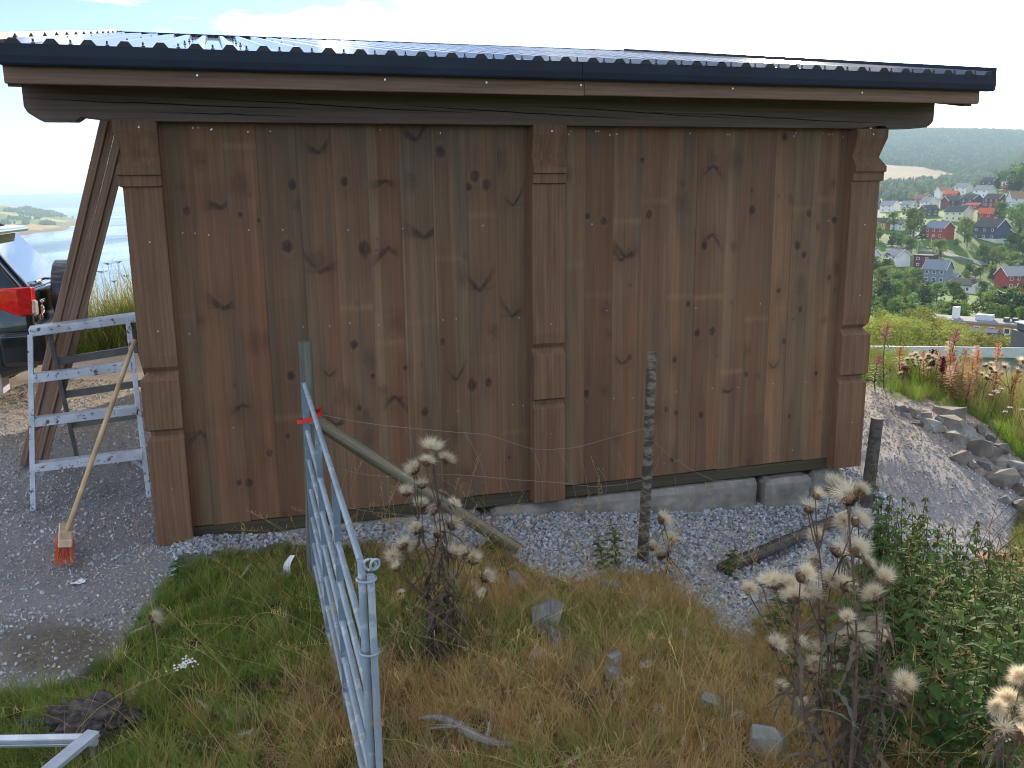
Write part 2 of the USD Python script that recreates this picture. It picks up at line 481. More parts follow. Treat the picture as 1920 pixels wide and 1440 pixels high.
# borders of grass and gravel as they lie on the plot
EDGE_X = np.array([-400, 0, 130, 215, 290, 345, 420, 540, 640, 700, 760, 850, 920, 1000, 1100, 1200, 1260, 1300, 1350, 1400, 1440, 1520, 1600, 1680, 1760, 1830, 1880, 1905, 2200])
EDGE_Y = np.array([1300, 1300, 1285, 1225, 1120, 1062, 1040, 1045, 1020, 1015, 1035, 1040, 1022, 1062, 1078, 1085, 1095, 1135, 1185, 1205, 1150, 1120, 1080, 1060, 1072, 1090, 1060, 960, 900])
BACK_X = np.array([1500, 1640, 1690, 1740, 1800, 1840, 1870, 1900, 1930, 2200])
BACK_Y = np.array([700, 718, 752, 758, 765, 790, 820, 850, 880, 1000])


def zones(x, y, z):
    """(grass, dirt) covers from 0 to 1."""
    px, py, dep = proj(np.stack([x, y, z], -1))
    wob = (meshkit.fbm(np.stack([x * 3, y * 3, 0 * x], -1), 4, 9) - .5)
    edge = np.interp(px, EDGE_X, EDGE_Y) + wob * 70
    near = (py > edge) & (dep > .05)
    g = np.where(dep <= .05, 1., np.clip((py - edge) / 22 + .5, 0, 1))
    back = np.interp(px, BACK_X, BACK_Y) + wob * 26
    gr = np.where((px > 1560) & (y > 5) & (dep > 0), np.clip((back - py) / 8 + .5, 0, 1), 0)
    gl = np.where((x < 1.5), np.clip((y - 12.6 + wob * 2.4) / .5, 0, 1), 0)
    g = np.maximum(np.maximum(g, gr), gl)
    d = np.exp(-(((px - 110) / 190) ** 2 + ((py - 1222) / 62) ** 2) * 1.6) * (dep > 0) * (y < 5)
    return g, np.clip(d * 1.5 - .3 + wob * 1.3, 0, .85)


# ------------------------------------------------------------------ ground, hills, water
az_front = np.arange(-40, 40.01, .2)
AZ = np.concatenate([np.arange(-180, -40, 5.), az_front, np.arange(45, 180, 5.)])
RR_near = np.concatenate([np.linspace(.4, 1.2, 5), np.geomspace(1.3, 16, 190)])
RR_far = np.concatenate([[16.], np.geomspace(16.4, 600, 110), np.geomspace(610, 6000, 110), np.geomspace(6200, 24000, 44)])


def polar(rr, centre):
    a = np.radians(AZ)
    x = np.outer(rr, np.sin(a)); y = np.outer(rr, np.cos(a))
    z = height(x, y)
    n, m = len(rr), len(AZ)
    i, j = np.meshgrid(np.arange(n - 1), np.arange(m), indexing='ij'); j2 = (j + 1) % m
    f = np.stack([i * m + j, i * m + j2, (i + 1) * m + j2, (i + 1) * m + j], -1).reshape(-1, 4)[:, ::-1]
    v = np.stack([x, y, z], -1).reshape(-1, 3)
    f = np.vstack([f[:, [0, 1, 2]], f[:, [0, 2, 3]]])
    if centre:
        c = len(v); v = np.vstack([v, [0, 0, h1(0, 0)]])
        k = np.arange(m); f = np.vstack([f, np.stack([np.full(m, c), (k + 1) % m, k], 1)])
    return v, f


gv, gf = polar(RR_near, True)
zg, zd = zones(gv[:, 0], gv[:, 1], gv[:, 2])
px_, py_, dep_ = proj(gv)
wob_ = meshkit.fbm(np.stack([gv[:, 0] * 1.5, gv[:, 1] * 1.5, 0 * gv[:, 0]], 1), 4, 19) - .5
coarse = np.clip((gv[:, 1] - 6.7 + wob_ * 2.) / .8, 0, 1) * (gv[:, 0] < 1) + .75 * np.clip((gv[:, 1] - 7.0 + wob_ * 2.) / 1., 0, 1) * (gv[:, 0] >= 1)  # mask for the paler tan ground farther back, not for stone size
GROUND = usdkit.material(stage, '/World/Looks/ground_look', {
    'vc': ('attribute', {'attribute': 'tone'}), 'sep': ('separate_color', {}), 'geo': ('geometry', {}),
    'n1': ('noise_texture', {'scale': 1.3, 'detail': 6., 'roughness': .65}), 'n2': ('noise_texture', {'scale': 24., 'detail': 5., 'roughness': .6}),
    'vo': ('voronoi_texture', {'scale': 85., 'randomness': 1.}), 'vo2': ('voronoi_texture', {'scale': 240., 'randomness': 1.}), 'vsep': ('separate_color', {}),
    'stone': ('rgb_ramp', {'ramp': [(0, (.16, .163, .17)), (.5, (.3, .3, .305)), (.85, (.42, .41, .4)), (1, (.55, .5, .48))]}),
    'dust': ('rgb_ramp', {'ramp': [(.3, (.43, .415, .405)), (.7, (.39, .395, .405))]}),
    'gm': ('mix_color', {'blend_type': 'mix'}), 'gf': ('map_range', {'from_min': .35, 'from_max': .62, 'to_min': .1, 'to_max': .65, 'clamp': True}),
    'soil': ('rgb_ramp', {'ramp': [(.3, (.12, .1, .07)), (.7, (.25, .215, .16))]}),
    'turf': ('rgb_ramp', {'ramp': [(.3, (.045, .055, .018)), (.52, (.075, .075, .027)), (.72, (.13, .1, .045))]}),
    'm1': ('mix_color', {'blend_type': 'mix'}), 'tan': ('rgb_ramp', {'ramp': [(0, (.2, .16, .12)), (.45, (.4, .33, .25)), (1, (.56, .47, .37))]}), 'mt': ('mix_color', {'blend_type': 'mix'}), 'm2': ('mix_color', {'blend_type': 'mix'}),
    'hadd': ('math', {'math_type': 'add'}), 'hm': ('math', {'math_type': 'multiply', 'value2': .5}),
    'b': ('bump', {'strength': 1., 'distance': .012}), 'p': ('principled_bsdf', {'roughness': .92, 'specular_ior_level': .25}),
}, [('vc.color', 'sep.color'), ('geo.position', 'n1.vector'), ('geo.position', 'n2.vector'), ('geo.position', 'vo.vector'), ('geo.position', 'vo2.vector'), ('vo2.color', 'vsep.color'),
    ('vsep.r', 'stone.fac'), ('n1.fac', 'dust.fac'), ('n1.fac', 'gf.value'), ('gf.result', 'gm.fac'), ('stone.color', 'gm.a'), ('dust.color', 'gm.b'),
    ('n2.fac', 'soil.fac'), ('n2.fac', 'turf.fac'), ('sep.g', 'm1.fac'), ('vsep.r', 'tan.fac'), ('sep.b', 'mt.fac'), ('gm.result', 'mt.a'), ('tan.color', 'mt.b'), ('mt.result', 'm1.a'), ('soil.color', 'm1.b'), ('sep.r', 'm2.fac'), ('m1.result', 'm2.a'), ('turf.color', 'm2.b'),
    ('vo2.distance', 'hm.value1'), ('n2.fac', 'hadd.value1'), ('hm.value', 'hadd.value2'), ('hadd.value', 'b.height'), ('b.normal', 'p.normal'), ('m2.result', 'p.base_color')], surface='p.BSDF')
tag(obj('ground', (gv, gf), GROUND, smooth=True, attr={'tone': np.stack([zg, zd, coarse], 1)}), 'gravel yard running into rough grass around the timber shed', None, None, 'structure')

hv, hf = polar(RR_far, False)
hr = np.hypot(hv[:, 0], hv[:, 1]); haz = np.degrees(np.arctan2(hv[:, 0], hv[:, 1]))
hpx, hpy, hdep = proj(hv)
nz = meshkit.fbm(np.stack([hv[:, 0] / (hr * .05 + 4), hv[:, 1] / (hr * .05 + 4), hr * 0], -1), 4, 4)
col = np.tile(np.array([.1, .19, .04]), (len(hv), 1)) * (.65 + .7 * nz[:, None])
forest = np.array([.03, .05, .022])
right = haz > 10
f_ = right & (hr > 1900)
col[f_] = forest * (.7 + .7 * nz[f_, None])
f_ = right & (hr > 1000) & (hr <= 1900)
col[f_] = np.array([.12, .14, .045]) * (.6 + .9 * nz[f_, None])
yt = np.interp(hpx, [1560, 1660, 1726, 1812], [296, 308, 312, 330]); yb_ = np.interp(hpx, [1560, 1660, 1740, 1812], [346, 344, 340, 331])
f_ = right & (hr > 900) & (hpx < 1815) & (hpy > yt) & (hpy < yb_)
col[f_] = np.array([.13, .08, .038]) * (.7 + .6 * nz[f_, None])
pen = (haz < -10) & (hr > 2300) & (hr < 6000)
band = meshkit.noise(np.stack([hr / 420 + nz * 1.2, haz * .22, 0 * hr], -1), 8)
col[pen] = np.where(band[pen, None] > .6, [.13, .2, .05], np.where(band[pen, None] > .3, [.5, .34, .12], [.42, .3, .12])) * (.8 + .4 * nz[pen, None])
shore = pen & (hv[:, 2] < SEA + 4.5)
col[shore] = [.26, .17, .1]
f_ = (haz < -10) & (hr > 8000)
col[f_] = [.04, .06, .04]
HILL = usdkit.material(stage, '/World/Looks/hill_look', {
    'vc': ('attribute', {'attribute': 'tone'}), 'geo': ('geometry', {}), 'n': ('noise_texture', {'scale': .22, 'detail': 8., 'roughness': .7}),
    'r': ('map_range', {'from_min': .3, 'from_max': .7, 'to_min': .6, 'to_max': 1.4}), 'm': ('mix_color', {'blend_type': 'multiply', 'fac': 1., 'use_clamp': False}),
    'p': ('principled_bsdf', {'roughness': .95, 'specular_ior_level': .1})},
    [('geo.position', 'n.vector'), ('n.fac', 'r.value'), ('vc.color', 'm.a'), ('r.result', 'm.b'), ('m.result', 'p.base_color')], surface='p.BSDF')
tag(obj('hills', (hv, hf), HILL, smooth=True, attr={'tone': col}), 'valley side, wooded hill and fields beyond the plot', None, None, 'structure')

a = np.radians(np.arange(-180, 180, 3.)); wr = np.array([60., 300, 1000, 3000, 9000, 30000])
wv = np.stack([np.outer(wr, np.sin(a)), np.outer(wr, np.cos(a)), np.full((len(wr), len(a)), SEA)], -1).reshape(-1, 3)
i, j = np.meshgrid(np.arange(len(wr) - 1), np.arange(len(a)), indexing='ij'); j2 = (j + 1) % len(a); m_ = len(a)
wf = np.stack([(i + 1) * m_ + j, (i + 1) * m_ + j2, i * m_ + j2, i * m_ + j], -1).reshape(-1, 4)
WATER = usdkit.material(stage, '/World/Looks/water_look', {
    'geo': ('geometry', {}), 'map': ('mapping', {'scale': (.004, .0011, 1.), 'rotation': (0, 0, -.35)}), 'n': ('noise_texture', {'scale': 1., 'detail': 6., 'roughness': .6, 'distortion': .5}),
    'r': ('map_range', {'from_min': .35, 'from_max': .65, 'to_min': .06, 'to_max': .3, 'clamp': True}),
    'map2': ('mapping', {'scale': (.25, .12, 1.)}), 'n2': ('noise_texture', {'scale': 1., 'detail': 3.}),
    'b': ('bump', {'strength': .35, 'distance': .5}), 'p': ('principled_bsdf', {'base_color': (.03, .06, .1), 'ior': 1.33, 'specular_ior_level': .4})},
    [('geo.position', 'map.vector'), ('map.vector', 'n.vector'), ('n.fac', 'r.value'), ('r.result', 'p.roughness'), ('geo.position', 'map2.vector'), ('map2.vector', 'n2.vector'), ('n2.fac', 'b.height'), ('b.normal', 'p.normal')], surface='p.BSDF')
tag(obj('water', (wv, wf), WATER), 'pale calm fjord between the near headland and the far shore', None, None, 'structure')
# ------------------------------------------------------------------ the timber shed
STAIN = wood_mat('stained_boards', 2, .2, bump=.0004)
STAIN_L = wood_mat('stained_rail', 0, .42)
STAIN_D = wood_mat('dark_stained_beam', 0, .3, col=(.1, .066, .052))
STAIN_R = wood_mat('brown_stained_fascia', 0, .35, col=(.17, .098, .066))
PILA = wood_mat('stained_pilaster', 2, .34, col=(.125, .068, .038), freq=11.)
SILL = wood_mat('tarred_sill', 0, .3, col=(.05, .042, .025))
SIDE = wood_mat('side_boards', 2, .4, col=(.14, .085, .055))
NAVY = mat('dark_blue_sheet_metal', (.006, .011, .022), .5, .3, 3., spec=.28)
NAVY_IN = mat('black_profile_filler', (.012, .015, .018), .7, .3)
ROOFM = mat('dark_glossy_roof_sheet', (.03, .04, .06), .2, .3, 2., spec=.7, coat=.7)
BLACK = mat('black_screw_head', (.01, .01, .011), .5)
ZINC = mat('zinc_screw_head', (.75, .75, .76), .3, .1, metal=1.)
CONC = mat('cast_concrete', (.16, .155, .14), .95, .45, 5., bump=.01, col2=(.25, .24, .215))

S = thing('timber_shed', 'brown stained timber shed with dark ribbed metal roof', 'shed', P0, TH)
EDGES = [.195, .307, .518, .691, .911, 1.098, 1.298, 1.481, 1.673, 1.877, 2.071, 2.26, 2.475, 2.629, 2.821, 3.013, 3.202, 3.402, 3.617, 3.789, 3.972, 4.117, 4.306, 4.447, 4.51]
VF = .045
# knots where the boards show them: (picture x, y, size in metres, kind) - w: spread wings, v: wings downwards, r: round, s: soft stain
KN = [(350, 395, .024, 'r'), (415, 389, .13, 'w'), (549, 347, .03, 'r'), (559, 386, .035, 's'), (538, 462, .036, 'r'), (597, 286, .12, 'w'), (452, 347, .06, 's'), (451, 402, .016, 'r'), (485, 413, .014, 'r'),
      (722, 340, .11, 'v'), (781, 261, .13, 'w'), (826, 284, .035, 'r'), (891, 329, .036, 'r'), (912, 346, .03, 'r'), (878, 351, .026, 'r'), (962, 385, .08, 'w'), (796, 445, .13, 'w'), (728, 466, .12, 'v'), (683, 467, .045, 'r'), (874, 482, .03, 's'), (646, 340, .028, 'r'),
      (1102, 406, .022, 'r'), (1132, 414, .026, 'r'), (1204, 300, .02, 'r'), (1217, 402, .03, 'r'), (1338, 312, .12, 'v'), (1278, 381, .06, 's'), (1336, 440, .09, 'v'), (1173, 481, .12, 'w'), (1321, 460, .03, 'r'),
      (1380, 302, .06, 's'), (1471, 256, .03, 'r'), (1410, 358, .014, 'r'), (1410, 394, .03, 'r'), (1516, 400, .026, 'r'), (1495, 460, .03, 'r'), (1507, 478, .026, 'r'), (1562, 343, .03, 's'), (1564, 413, .026, 'r'),
      (664, 647, .03, 'r'), (695, 675, .05, 's'), (699, 705, .018, 'r'), (617, 705, .05, 'w'), (647, 742, .06, 's'), (674, 765, .02, 'r'), (740, 745, .12, 'v'), (630, 797, .1, 'w'), (855, 712, .08, 'w'), (885, 722, .04, 'r'), (916, 717, .03, 'r'), (796, 772, .03, 'r'),
      (745, 605, .07, 's'), (546, 705, .03, 'r'), (540, 817, .018, 'r'), (875, 887, .05, 's'), (1135, 582, .045, 's'), (1165, 682, .07, 'w'), (1099, 738, .028, 'r'), (1135, 732, .04, 's'), (1307, 624, .028, 'r'), (1335, 621, .03, 'r'), (1265, 674, .022, 'r'), (1249, 768, .018, 'r'),
      (1268, 774, .018, 'r'), (1314, 777, .024, 'r'), (1365, 735, .08, 'w'), (1399, 702, .02, 'r'), (1421, 704, .024, 's'), (1404, 868, .03, 's'), (600, 510, .12, 'w'), (540, 465, .03, 'r'), (420, 578, .13, 'w'), (375, 600, .04, 's'), (900, 543, .14, 'w'), (960, 592, .11, 'w'), (1165, 488, .1, 'w'),
      (1180, 670, .02, 'r'), (1290, 570, .02, 'r'), (870, 520, .05, 's'), (453, 760, .1, 'v'), (448, 905, .022, 'r'), (467, 905, .026, 'r'), (375, 811, .1, 'v'), (1260, 862, .02, 'r'), (357, 961, .02, 'r'), (955, 858, .014, 'r'), (1000, 560, .014, 'r'), (1460, 545, .02, 'r'), (1500, 580, .024, 'r'),
      (1470, 640, .02, 'r'), (1545, 600, .03, 's'), (1530, 700, .02, 'r'), (1480, 780, .018, 'r'), (1450, 690, .06, 'w'), (1555, 520, .02, 'r'), (690, 820, .07, 's'), (830, 640, .022, 'r'), (760, 690, .018, 'r'), (500, 640, .05, 's'), (505, 850, .022, 'r'), (600, 870, .02, 'r')]
kn = []
for (kx, ky, ks, kk) in KN:
    u_, z_ = wl(kx, ky, VF); kn.append((u_, z_, ks, kk))
OL, RB, GR, PL = np.array([.162, .102, .057]), np.array([.175, .083, .042]), np.array([.135, .1, .07]), np.array([.28, .175, .09])


def board_tone(u, z, k, rng):
    """Colour of the stained board at (u, z): sapwood and heartwood strips, blue stain, planer marks, knots."""
    p = np.stack([u * 9 + k * 3.7, z * .55 + k * 1.3, 0 * u + k], -1)
    a = meshkit.fbm(p, 3, 21)
    b = meshkit.fbm(np.stack([u * 22 + k, z * .8, 0 * u], -1), 3, 22)
    blue = np.clip((meshkit.fbm(np.stack([u * 14 + k * 5, z * 1.1, 0 * u + 3], -1), 3, 23) - .58) * 7, 0, 1)
    base = rng.uniform(.15, .85)
    t = np.clip(base + (a - .5) * 1.9, 0, 1)[..., None]
    cutu = np.sort(rng.uniform(u.min(), u.max(), rng.integers(1, 4))); s_ = np.searchsorted(cutu, u + .004 * (meshkit.noise(np.stack([z * 1.5, 0 * z + k, 0 * z], -1), 5) - .5))
    t = np.clip(t + rng.uniform(-.4, .4, 5)[s_][..., None], 0, 1)
    c = (OL * (1 - t) + RB * t) * rng.uniform(.84, 1.16, 5)[s_][..., None] * rng.uniform(.88, 1.12)
    c = c * (.84 + .32 * b)[..., None]
    c = c * (1 - .55 * blue[..., None]) + GR * .75 * .55 * blue[..., None]
    zq = z + .013 * rng.normal()
    for zz in rng.uniform(.1, 2.2, 1):           # pale rubbed bands and darker ends of a sticker mark
        w = np.exp(-((z - zz) / .018) ** 2) * rng.uniform(.1, .5)
        c = c * (1 - w[..., None]) + PL * w[..., None]
    zc = rng.uniform(.4, 2.1); c = c * np.where(z > zc, 1., rng.uniform(.9, 1.1))[..., None]
    dark = np.zeros_like(u); halo = np.zeros_like(u)
    small = [(rng.uniform(u.min(), u.max()), rng.uniform(.05, 2.25), rng.uniform(.004, .007), 'r'), (rng.uniform(u.min(), u.max()), rng.uniform(.05, 2.25), rng.uniform(.03, .06), 's')]
    for (ku, kz, ks, kk) in kn + small:
        if ku < u.min() - .1 or ku > u.max() + .1:
            continue
        if not (u.min() - .01 < ku < u.max() + .01):
            continue
        du, dz = u - ku, z - kz
        wob = (meshkit.fbm(np.stack([u * 60, z * 40, 0 * u + ks * 90], -1), 3, 24) - .5)
        if kk == 'r':
            d = np.hypot(du / ks, dz / (ks * 1.3)) * 1.15 + wob * 1.1
            dark = np.maximum(dark, np.clip((1. - d) * 3, 0, 1) * (.5 + .45 * np.clip(wob * 3 + .6, 0, 1))); ring = np.exp(-((d - 1.3) / .2) ** 2) * .3; c = c * (1 - ring[..., None]) + np.array([.24, .14, .075]) * ring[..., None]; tail = np.exp(-(du / (ks * .9)) ** 2) * np.exp(-np.abs(dz + ks * 1.5) / (ks * 2.2)) * .25; halo = np.maximum(halo, tail); halo = np.maximum(halo, np.exp(-(np.hypot(du / (ks * 2.4), dz / (ks * 4.2))) ** 2) * .42)
        elif kk == 's':
            d = np.hypot(du / ks, dz / (ks * 1.4)) + wob * 1.2
            dark = np.maximum(dark, np.clip(1.2 - d, 0, 1) * .42)
        else:
            sg = 1 if kk == 'w' else -1
            kr = np.random.default_rng(int(ku * 1000 + kz * 77)); ks = ks * 1.15
            slope = np.where(du < 0, kr.uniform(.3, 1.15), kr.uniform(.3, 1.15)); reach = np.where(du < 0, kr.uniform(.55, 1.1), kr.uniform(.55, 1.1))
            q = dz * sg - np.abs(du) * slope - du * du / ks * kr.uniform(-.6, .8) + wob * ks * .3
            d = np.abs(q - wob * .02) / (ks * .085 + np.abs(du) * .24)
            d2 = np.abs(dz * sg - np.abs(du) * .12 - wob * .02) / (ks * .07)
            fall = np.clip(1.45 - np.abs(du) / (ks * .62 * reach), 0, 1); core = np.hypot(du / (ks * .16), dz / (ks * .13)) + wob * 1.6; dark = np.maximum(dark, np.clip(1.1 - core, 0, 1) * .8)
            dark = np.maximum(dark, np.clip((1.15 - d) * 2.2, 0, 1) * fall * (.5 + .38 * np.clip(.5 + 3 * wob, 0, 1)))
            dark = np.maximum(dark, np.clip(1.1 - d2, 0, 1) * fall * .5)
            halo = np.maximum(halo, np.exp(-(np.hypot(du / ks, (dz - sg * ks * .3) / (ks * .8))) ** 2) * .4)
    c = c * (1 - halo[..., None]) + np.array([.1, .05, .03]) * halo[..., None]
    return c * (1 - dark[..., None]) + np.array([.03, .017, .014]) * dark[..., None]


def board(u0, u1, z0, z1, v0, v1, k, rng, bow):
    """One upright board: a grid on its face (so that its knots are as sharp as they are), with sides and eased edges."""
    nu, nz_ = max(5, int((u1 - u0) / .0068)), 320
    g = .0003
    us = np.concatenate([[u0 + g, u0 + g], np.linspace(u0 + g + .003, u1 - g - .003, nu), [u1 - g, u1 - g]])
    vs = np.concatenate([[v1, v0 + .0006], np.full(nu, v0), [v0 + .0006, v1]])
    zs = np.linspace(z0, z1, nz_)
    U_, Z_ = np.meshgrid(us, zs); V_ = np.tile(vs, (nz_, 1)) + bow * np.sin((Z_ - z0) / (z1 - z0) * np.pi)
    n, m = U_.shape
    i, j = np.meshgrid(np.arange(n - 1), np.arange(m - 1), indexing='ij')
    f = np.stack([i * m + j, i * m + j + 1, (i + 1) * m + j + 1, (i + 1) * m + j], -1).reshape(-1, 4)
    v = np.stack([U_, V_, Z_], -1).reshape(-1, 3)
    caps = np.vstack([np.stack([np.zeros(m - 2, int), np.arange(2, m), np.arange(1, m - 1)], 1), (n - 1) * m + np.stack([np.zeros(m - 2, int), np.arange(1, m - 1), np.arange(2, m)], 1)])
    f = np.vstack([f[:, [0, 1, 2]], f[:, [0, 2, 3]], caps])
    return (v, f), board_tone(U_, Z_, k, rng).reshape(-1, 3)


brng = np.random.default_rng(5)
for k in range(len(EDGES) - 1):
    if abs(EDGES[k] - 2.26) < .01:
        continue
    lo, hi = EDGES[k], EDGES[k + 1]
    lo -= .02 if k in (0, 12) else 0; hi += .02 if k in (10, 23) else 0
    off = brng.uniform(-.0015, .0015)
    (bm, tone) = board(lo, hi, .035 + brng.uniform(-.003, .004), 2.31, VF + off, VF + .024 + off, k, brng, brng.uniform(-.002, .002))
    obj('wall_board', bm, STAIN, S, attr={'tone': tone})


def pilaster(u0, u1, out_left, out_right):
    """Carved post: profile down the face, the same profile on a free side."""
    prof = [(-.03, -.035), (.585, -.035), (.61, -.012), (.635, -.012), (.65, -.04), (.925, -.04), (.965, 0.), (.972, .0), (1.0, -.026), (1.06, -.033), (1.965, -.033), (1.972, -.05), (2.025, -.05), (2.03, -.068), (2.062, -.068), (2.125, -.022), (2.25, -.06), (2.305, -.062)]
    rows = []
    for (z, v) in prof:
        s = -v - .033
        a = u0 - (max(min(s, .02), -.03) if out_left else 0); b = u1 + (max(min(s, .02), -.03) if out_right else 0)
        rows.append([(a, .075, z), (a, v + .004, z), (a + .004, v, z), (b - .004, v, z), (b, v + .004, z), (b, .075, z)])
    v = np.array(rows).reshape(-1, 3); n, m = len(rows), 6
    i, j = np.meshgrid(np.arange(n - 1), np.arange(m - 1), indexing='ij')
    f = np.stack([i * m + j, i * m + j + 1, (i + 1) * m + j + 1, (i + 1) * m + j], -1).reshape(-1, 4)
    f = np.vstack([f[:, [0, 1, 2]], f[:, [0, 2, 3]], [[0, 5, 4], [0, 4, 3], [0, 3, 2], [0, 2, 1]], (n - 1) * m + np.array([[0, 1, 2], [0, 2, 3], [0, 3, 4], [0, 4, 5]])])
    return v, f


for (u0, u1, a, b) in ((0, .195, 1, 0), (2.262, 2.473, 0, 0), (4.51, 4.735, 0, 1)):
    p_ = obj('pilaster', pilaster(u0, u1, a, b), PILA, S)
    mb = MB()
    for z_ in (1.68, 2.27, 1.2, .3) if u0 != 2.262 else (1.12, 2.27, .42):
        c = trimesh.creation.cylinder(.0045, .003, sections=10); c.apply_transform(trimesh.transformations.rotation_matrix(np.pi / 2, [1, 0, 0]))
        c.apply_translation(((u0 + u1) / 2 + .01, -.0365 if z_ < 2 else -.0635, z_)); mb.tm(c)
    obj('screw', mb.mesh(), ZINC, p_)
mb = MB()
for k in range(70):
    u_ = .22 + 4.26 * brng.random()
    if 2.24 < u_ < 2.5:
        continue
    z_ = brng.choice([2.27, 1.72, 1.17, .6, .12]) + brng.uniform(-.012, .012)
    c = trimesh.creation.cylinder(.0035, .003, sections=8); c.apply_transform(trimesh.transformations.rotation_matrix(np.pi / 2, [1, 0, 0])); c.apply_translation((u_, VF - .0035, z_)); mb.tm(c)
tag(obj('board_screw', mb.mesh(), ZINC, S), None, None, None, 'stuff')
obj('bottom_sill', rbox((.19, .05, -.05), (4.515, .14, .03), .004), SILL, S)
# beam with carved ends
bp = [(-.42, 2.49), (-.42, 2.366), (-.405, 2.335), (-.354, 2.3), (-.189, 2.3), (-.158, 2.322), (-.02, 2.306), (.2, 2.302), (4.52, 2.307), (4.69, 2.326), (4.72, 2.326), (4.757, 2.306), (5.06, 2.318), (5.1, 2.345), (5.113, 2.368), (5.113, 2.49)]
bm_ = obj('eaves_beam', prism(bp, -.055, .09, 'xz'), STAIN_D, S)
mb = MB()
cr = np.random.default_rng(3)
for (a0, a1, z0, z1) in ((-.42, 1.0, 2.405, 2.375), (.35, 1.9, 2.42, 2.365), (1.5, 2.9, 2.40, 2.355), (2.3, 3.6, 2.41, 2.36), (3.0, 4.75, 2.39, 2.335), (.2, .9, 2.345, 2.337)):
    us = np.linspace(a0, a1, 26); zs = np.linspace(z0, z1, 26) + np.cumsum(cr.normal(0, .0012, 26))
    th = .0028 * np.sin(np.linspace(.12, np.pi - .12, 26)) + .0004
    v = np.concatenate([np.stack([us, np.full(26, -.0565), zs - th], 1), np.stack([us, np.full(26, -.0565), zs + th], 1)])
    k = np.arange(25); mb.add(v, np.stack([k, k + 1, k + 27, k + 26], 1))
obj('drying_crack', mb.mesh(), mat('deep_crack', (.008, .006, .005), .95), bm_)
VFAS = -.35
for (a0, a1) in ((-.438, 2.466), (2.469, 5.2)):
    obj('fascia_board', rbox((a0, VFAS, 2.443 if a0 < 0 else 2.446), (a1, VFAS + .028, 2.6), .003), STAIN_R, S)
mb = MB()
for u_ in (.42, 1.35, 1.9, 2.445, 3.4, 4.3):
    c = trimesh.creation.cylinder(.0055, .004, sections=10); c.apply_transform(trimesh.transformations.rotation_matrix(np.pi / 2, [1, 0, 0])); c.apply_translation((u_, VFAS - .002, 2.495 + .01 * (u_ % .7))); mb.tm(c)
obj('fascia_screw', mb.mesh(), ZINC, S)
# rafter end blocks and soffit boards
SL = math.tan(math.radians(9.47))
for u_ in (-.40, 5.14):
    obj('verge_rafter', hull([(u_ - .03, VFAS + .03, 2.43), (u_ + .03, VFAS + .03, 2.43), (u_ - .03, VFAS + .03, 2.57), (u_ + .03, VFAS + .03, 2.57), (u_ - .03, 5.3, 2.43 + SL * 5.6), (u_ + .03, 5.3, 2.43 + SL * 5.6), (u_ - .03, 5.3, 2.57 + SL * 5.6), (u_ + .03, 5.3, 2.57 + SL * 5.6)]), STAIN_D, S)
obj('roof_deck', hull([(u_, v_, 2.555 + dz + SL * (v_ - VFAS)) for u_ in (-.43, 5.19) for v_ in (VFAS + .029, 5.3) for dz in (0, .03)]), STAIN_D, S)
# ribbed roof sheets
VE, VR = -.405, 5.35
RIBS = np.arange(-.373, 5.22, .1594)
prof = []
ZR = .024
for ru in RIBS:
    prof += [(ru - .036, 0), (ru - .016, ZR), (ru + .016, ZR), (ru + .036, 0)]
prof = np.array([(-.445, 0)] + prof + [(5.235, 0)])
zb = lambda v: 2.615 + SL * (v - VE)


def sheet(i0, i1, v0, v1, lift=0.):
    pr = prof[(prof[:, 0] >= i0) & (prof[:, 0] <= i1)]
    rows = []
    for v_ in np.linspace(v0, v1, 5):
        rows.append(np.stack([pr[:, 0], np.full(len(pr), v_), zb(v_) + pr[:, 1] + lift], 1))
    t = .0012
    vv = np.vstack(rows + [r - [0, 0, t] for r in rows]); m = len(pr); n = 5
    i, j = np.meshgrid(np.arange(n - 1), np.arange(m - 1), indexing='ij')
    f = np.stack([i * m + j, i * m + j + 1, (i + 1) * m + j + 1, (i + 1) * m + j], -1).reshape(-1, 4)
    j = np.arange(m - 1); e = np.vstack([np.stack([j, n * m + j, n * m + j + 1, j + 1], 1)])
    return vv, np.vstack([f, f[:, ::-1] + n * m, e])


cuts = [-.5, .51, 1.6, 2.7, 3.8, 4.9, 5.3]
cuts = [-.5] + [RIBS[k] for k in (7, 14, 21, 28)] + [5.3]
for k in range(len(cuts) - 1):
    obj('roof_sheet', sheet(cuts[k] - .03, cuts[k + 1] + .03, VE, VR, .0015 * (k % 2)), ROOFM, S)
# eaves flashing: apron below the profile, filler in the rib mouths
obj('eaves_flashing', prism([(-.412, 2.613), (-.414, 2.56), (-.41, 2.528), (-.404, 2.52), (-.352, 2.52), (-.352, 2.613)], -.437, 2.43, 'yz'), NAVY, S)
obj('eaves_flashing', prism([(-.4105, 2.612), (-.4125, 2.56), (-.4085, 2.529), (-.4025, 2.521), (-.352, 2.521), (-.352, 2.612)], 2.433, 5.262, 'yz'), NAVY, S)
for ru in RIBS:
    obj('rib_filler', prism([(ru - .037, 2.613), (ru - .0165, 2.613 + ZR - .001), (ru + .0165, 2.613 + ZR - .001), (ru + .037, 2.613)], -.409, -.38, 'xz'), NAVY_IN, S)
for u_ in (-.452, 5.24):
    obj('verge_flashing', hull([(u_ + a_, v_, zb(v_) + dz) for a_ in (0, .018) for v_ in (VE - .006, VR) for dz in (-.09, .046)]), NAVY, S)
obj('ridge_flashing', hull([(u_, v_, zb(v_) + dz) for u_ in (-.46, 5.26) for v_ in (VR - .01, VR + .05) for dz in (-.12, .03)]), NAVY, S)
n_s = 0
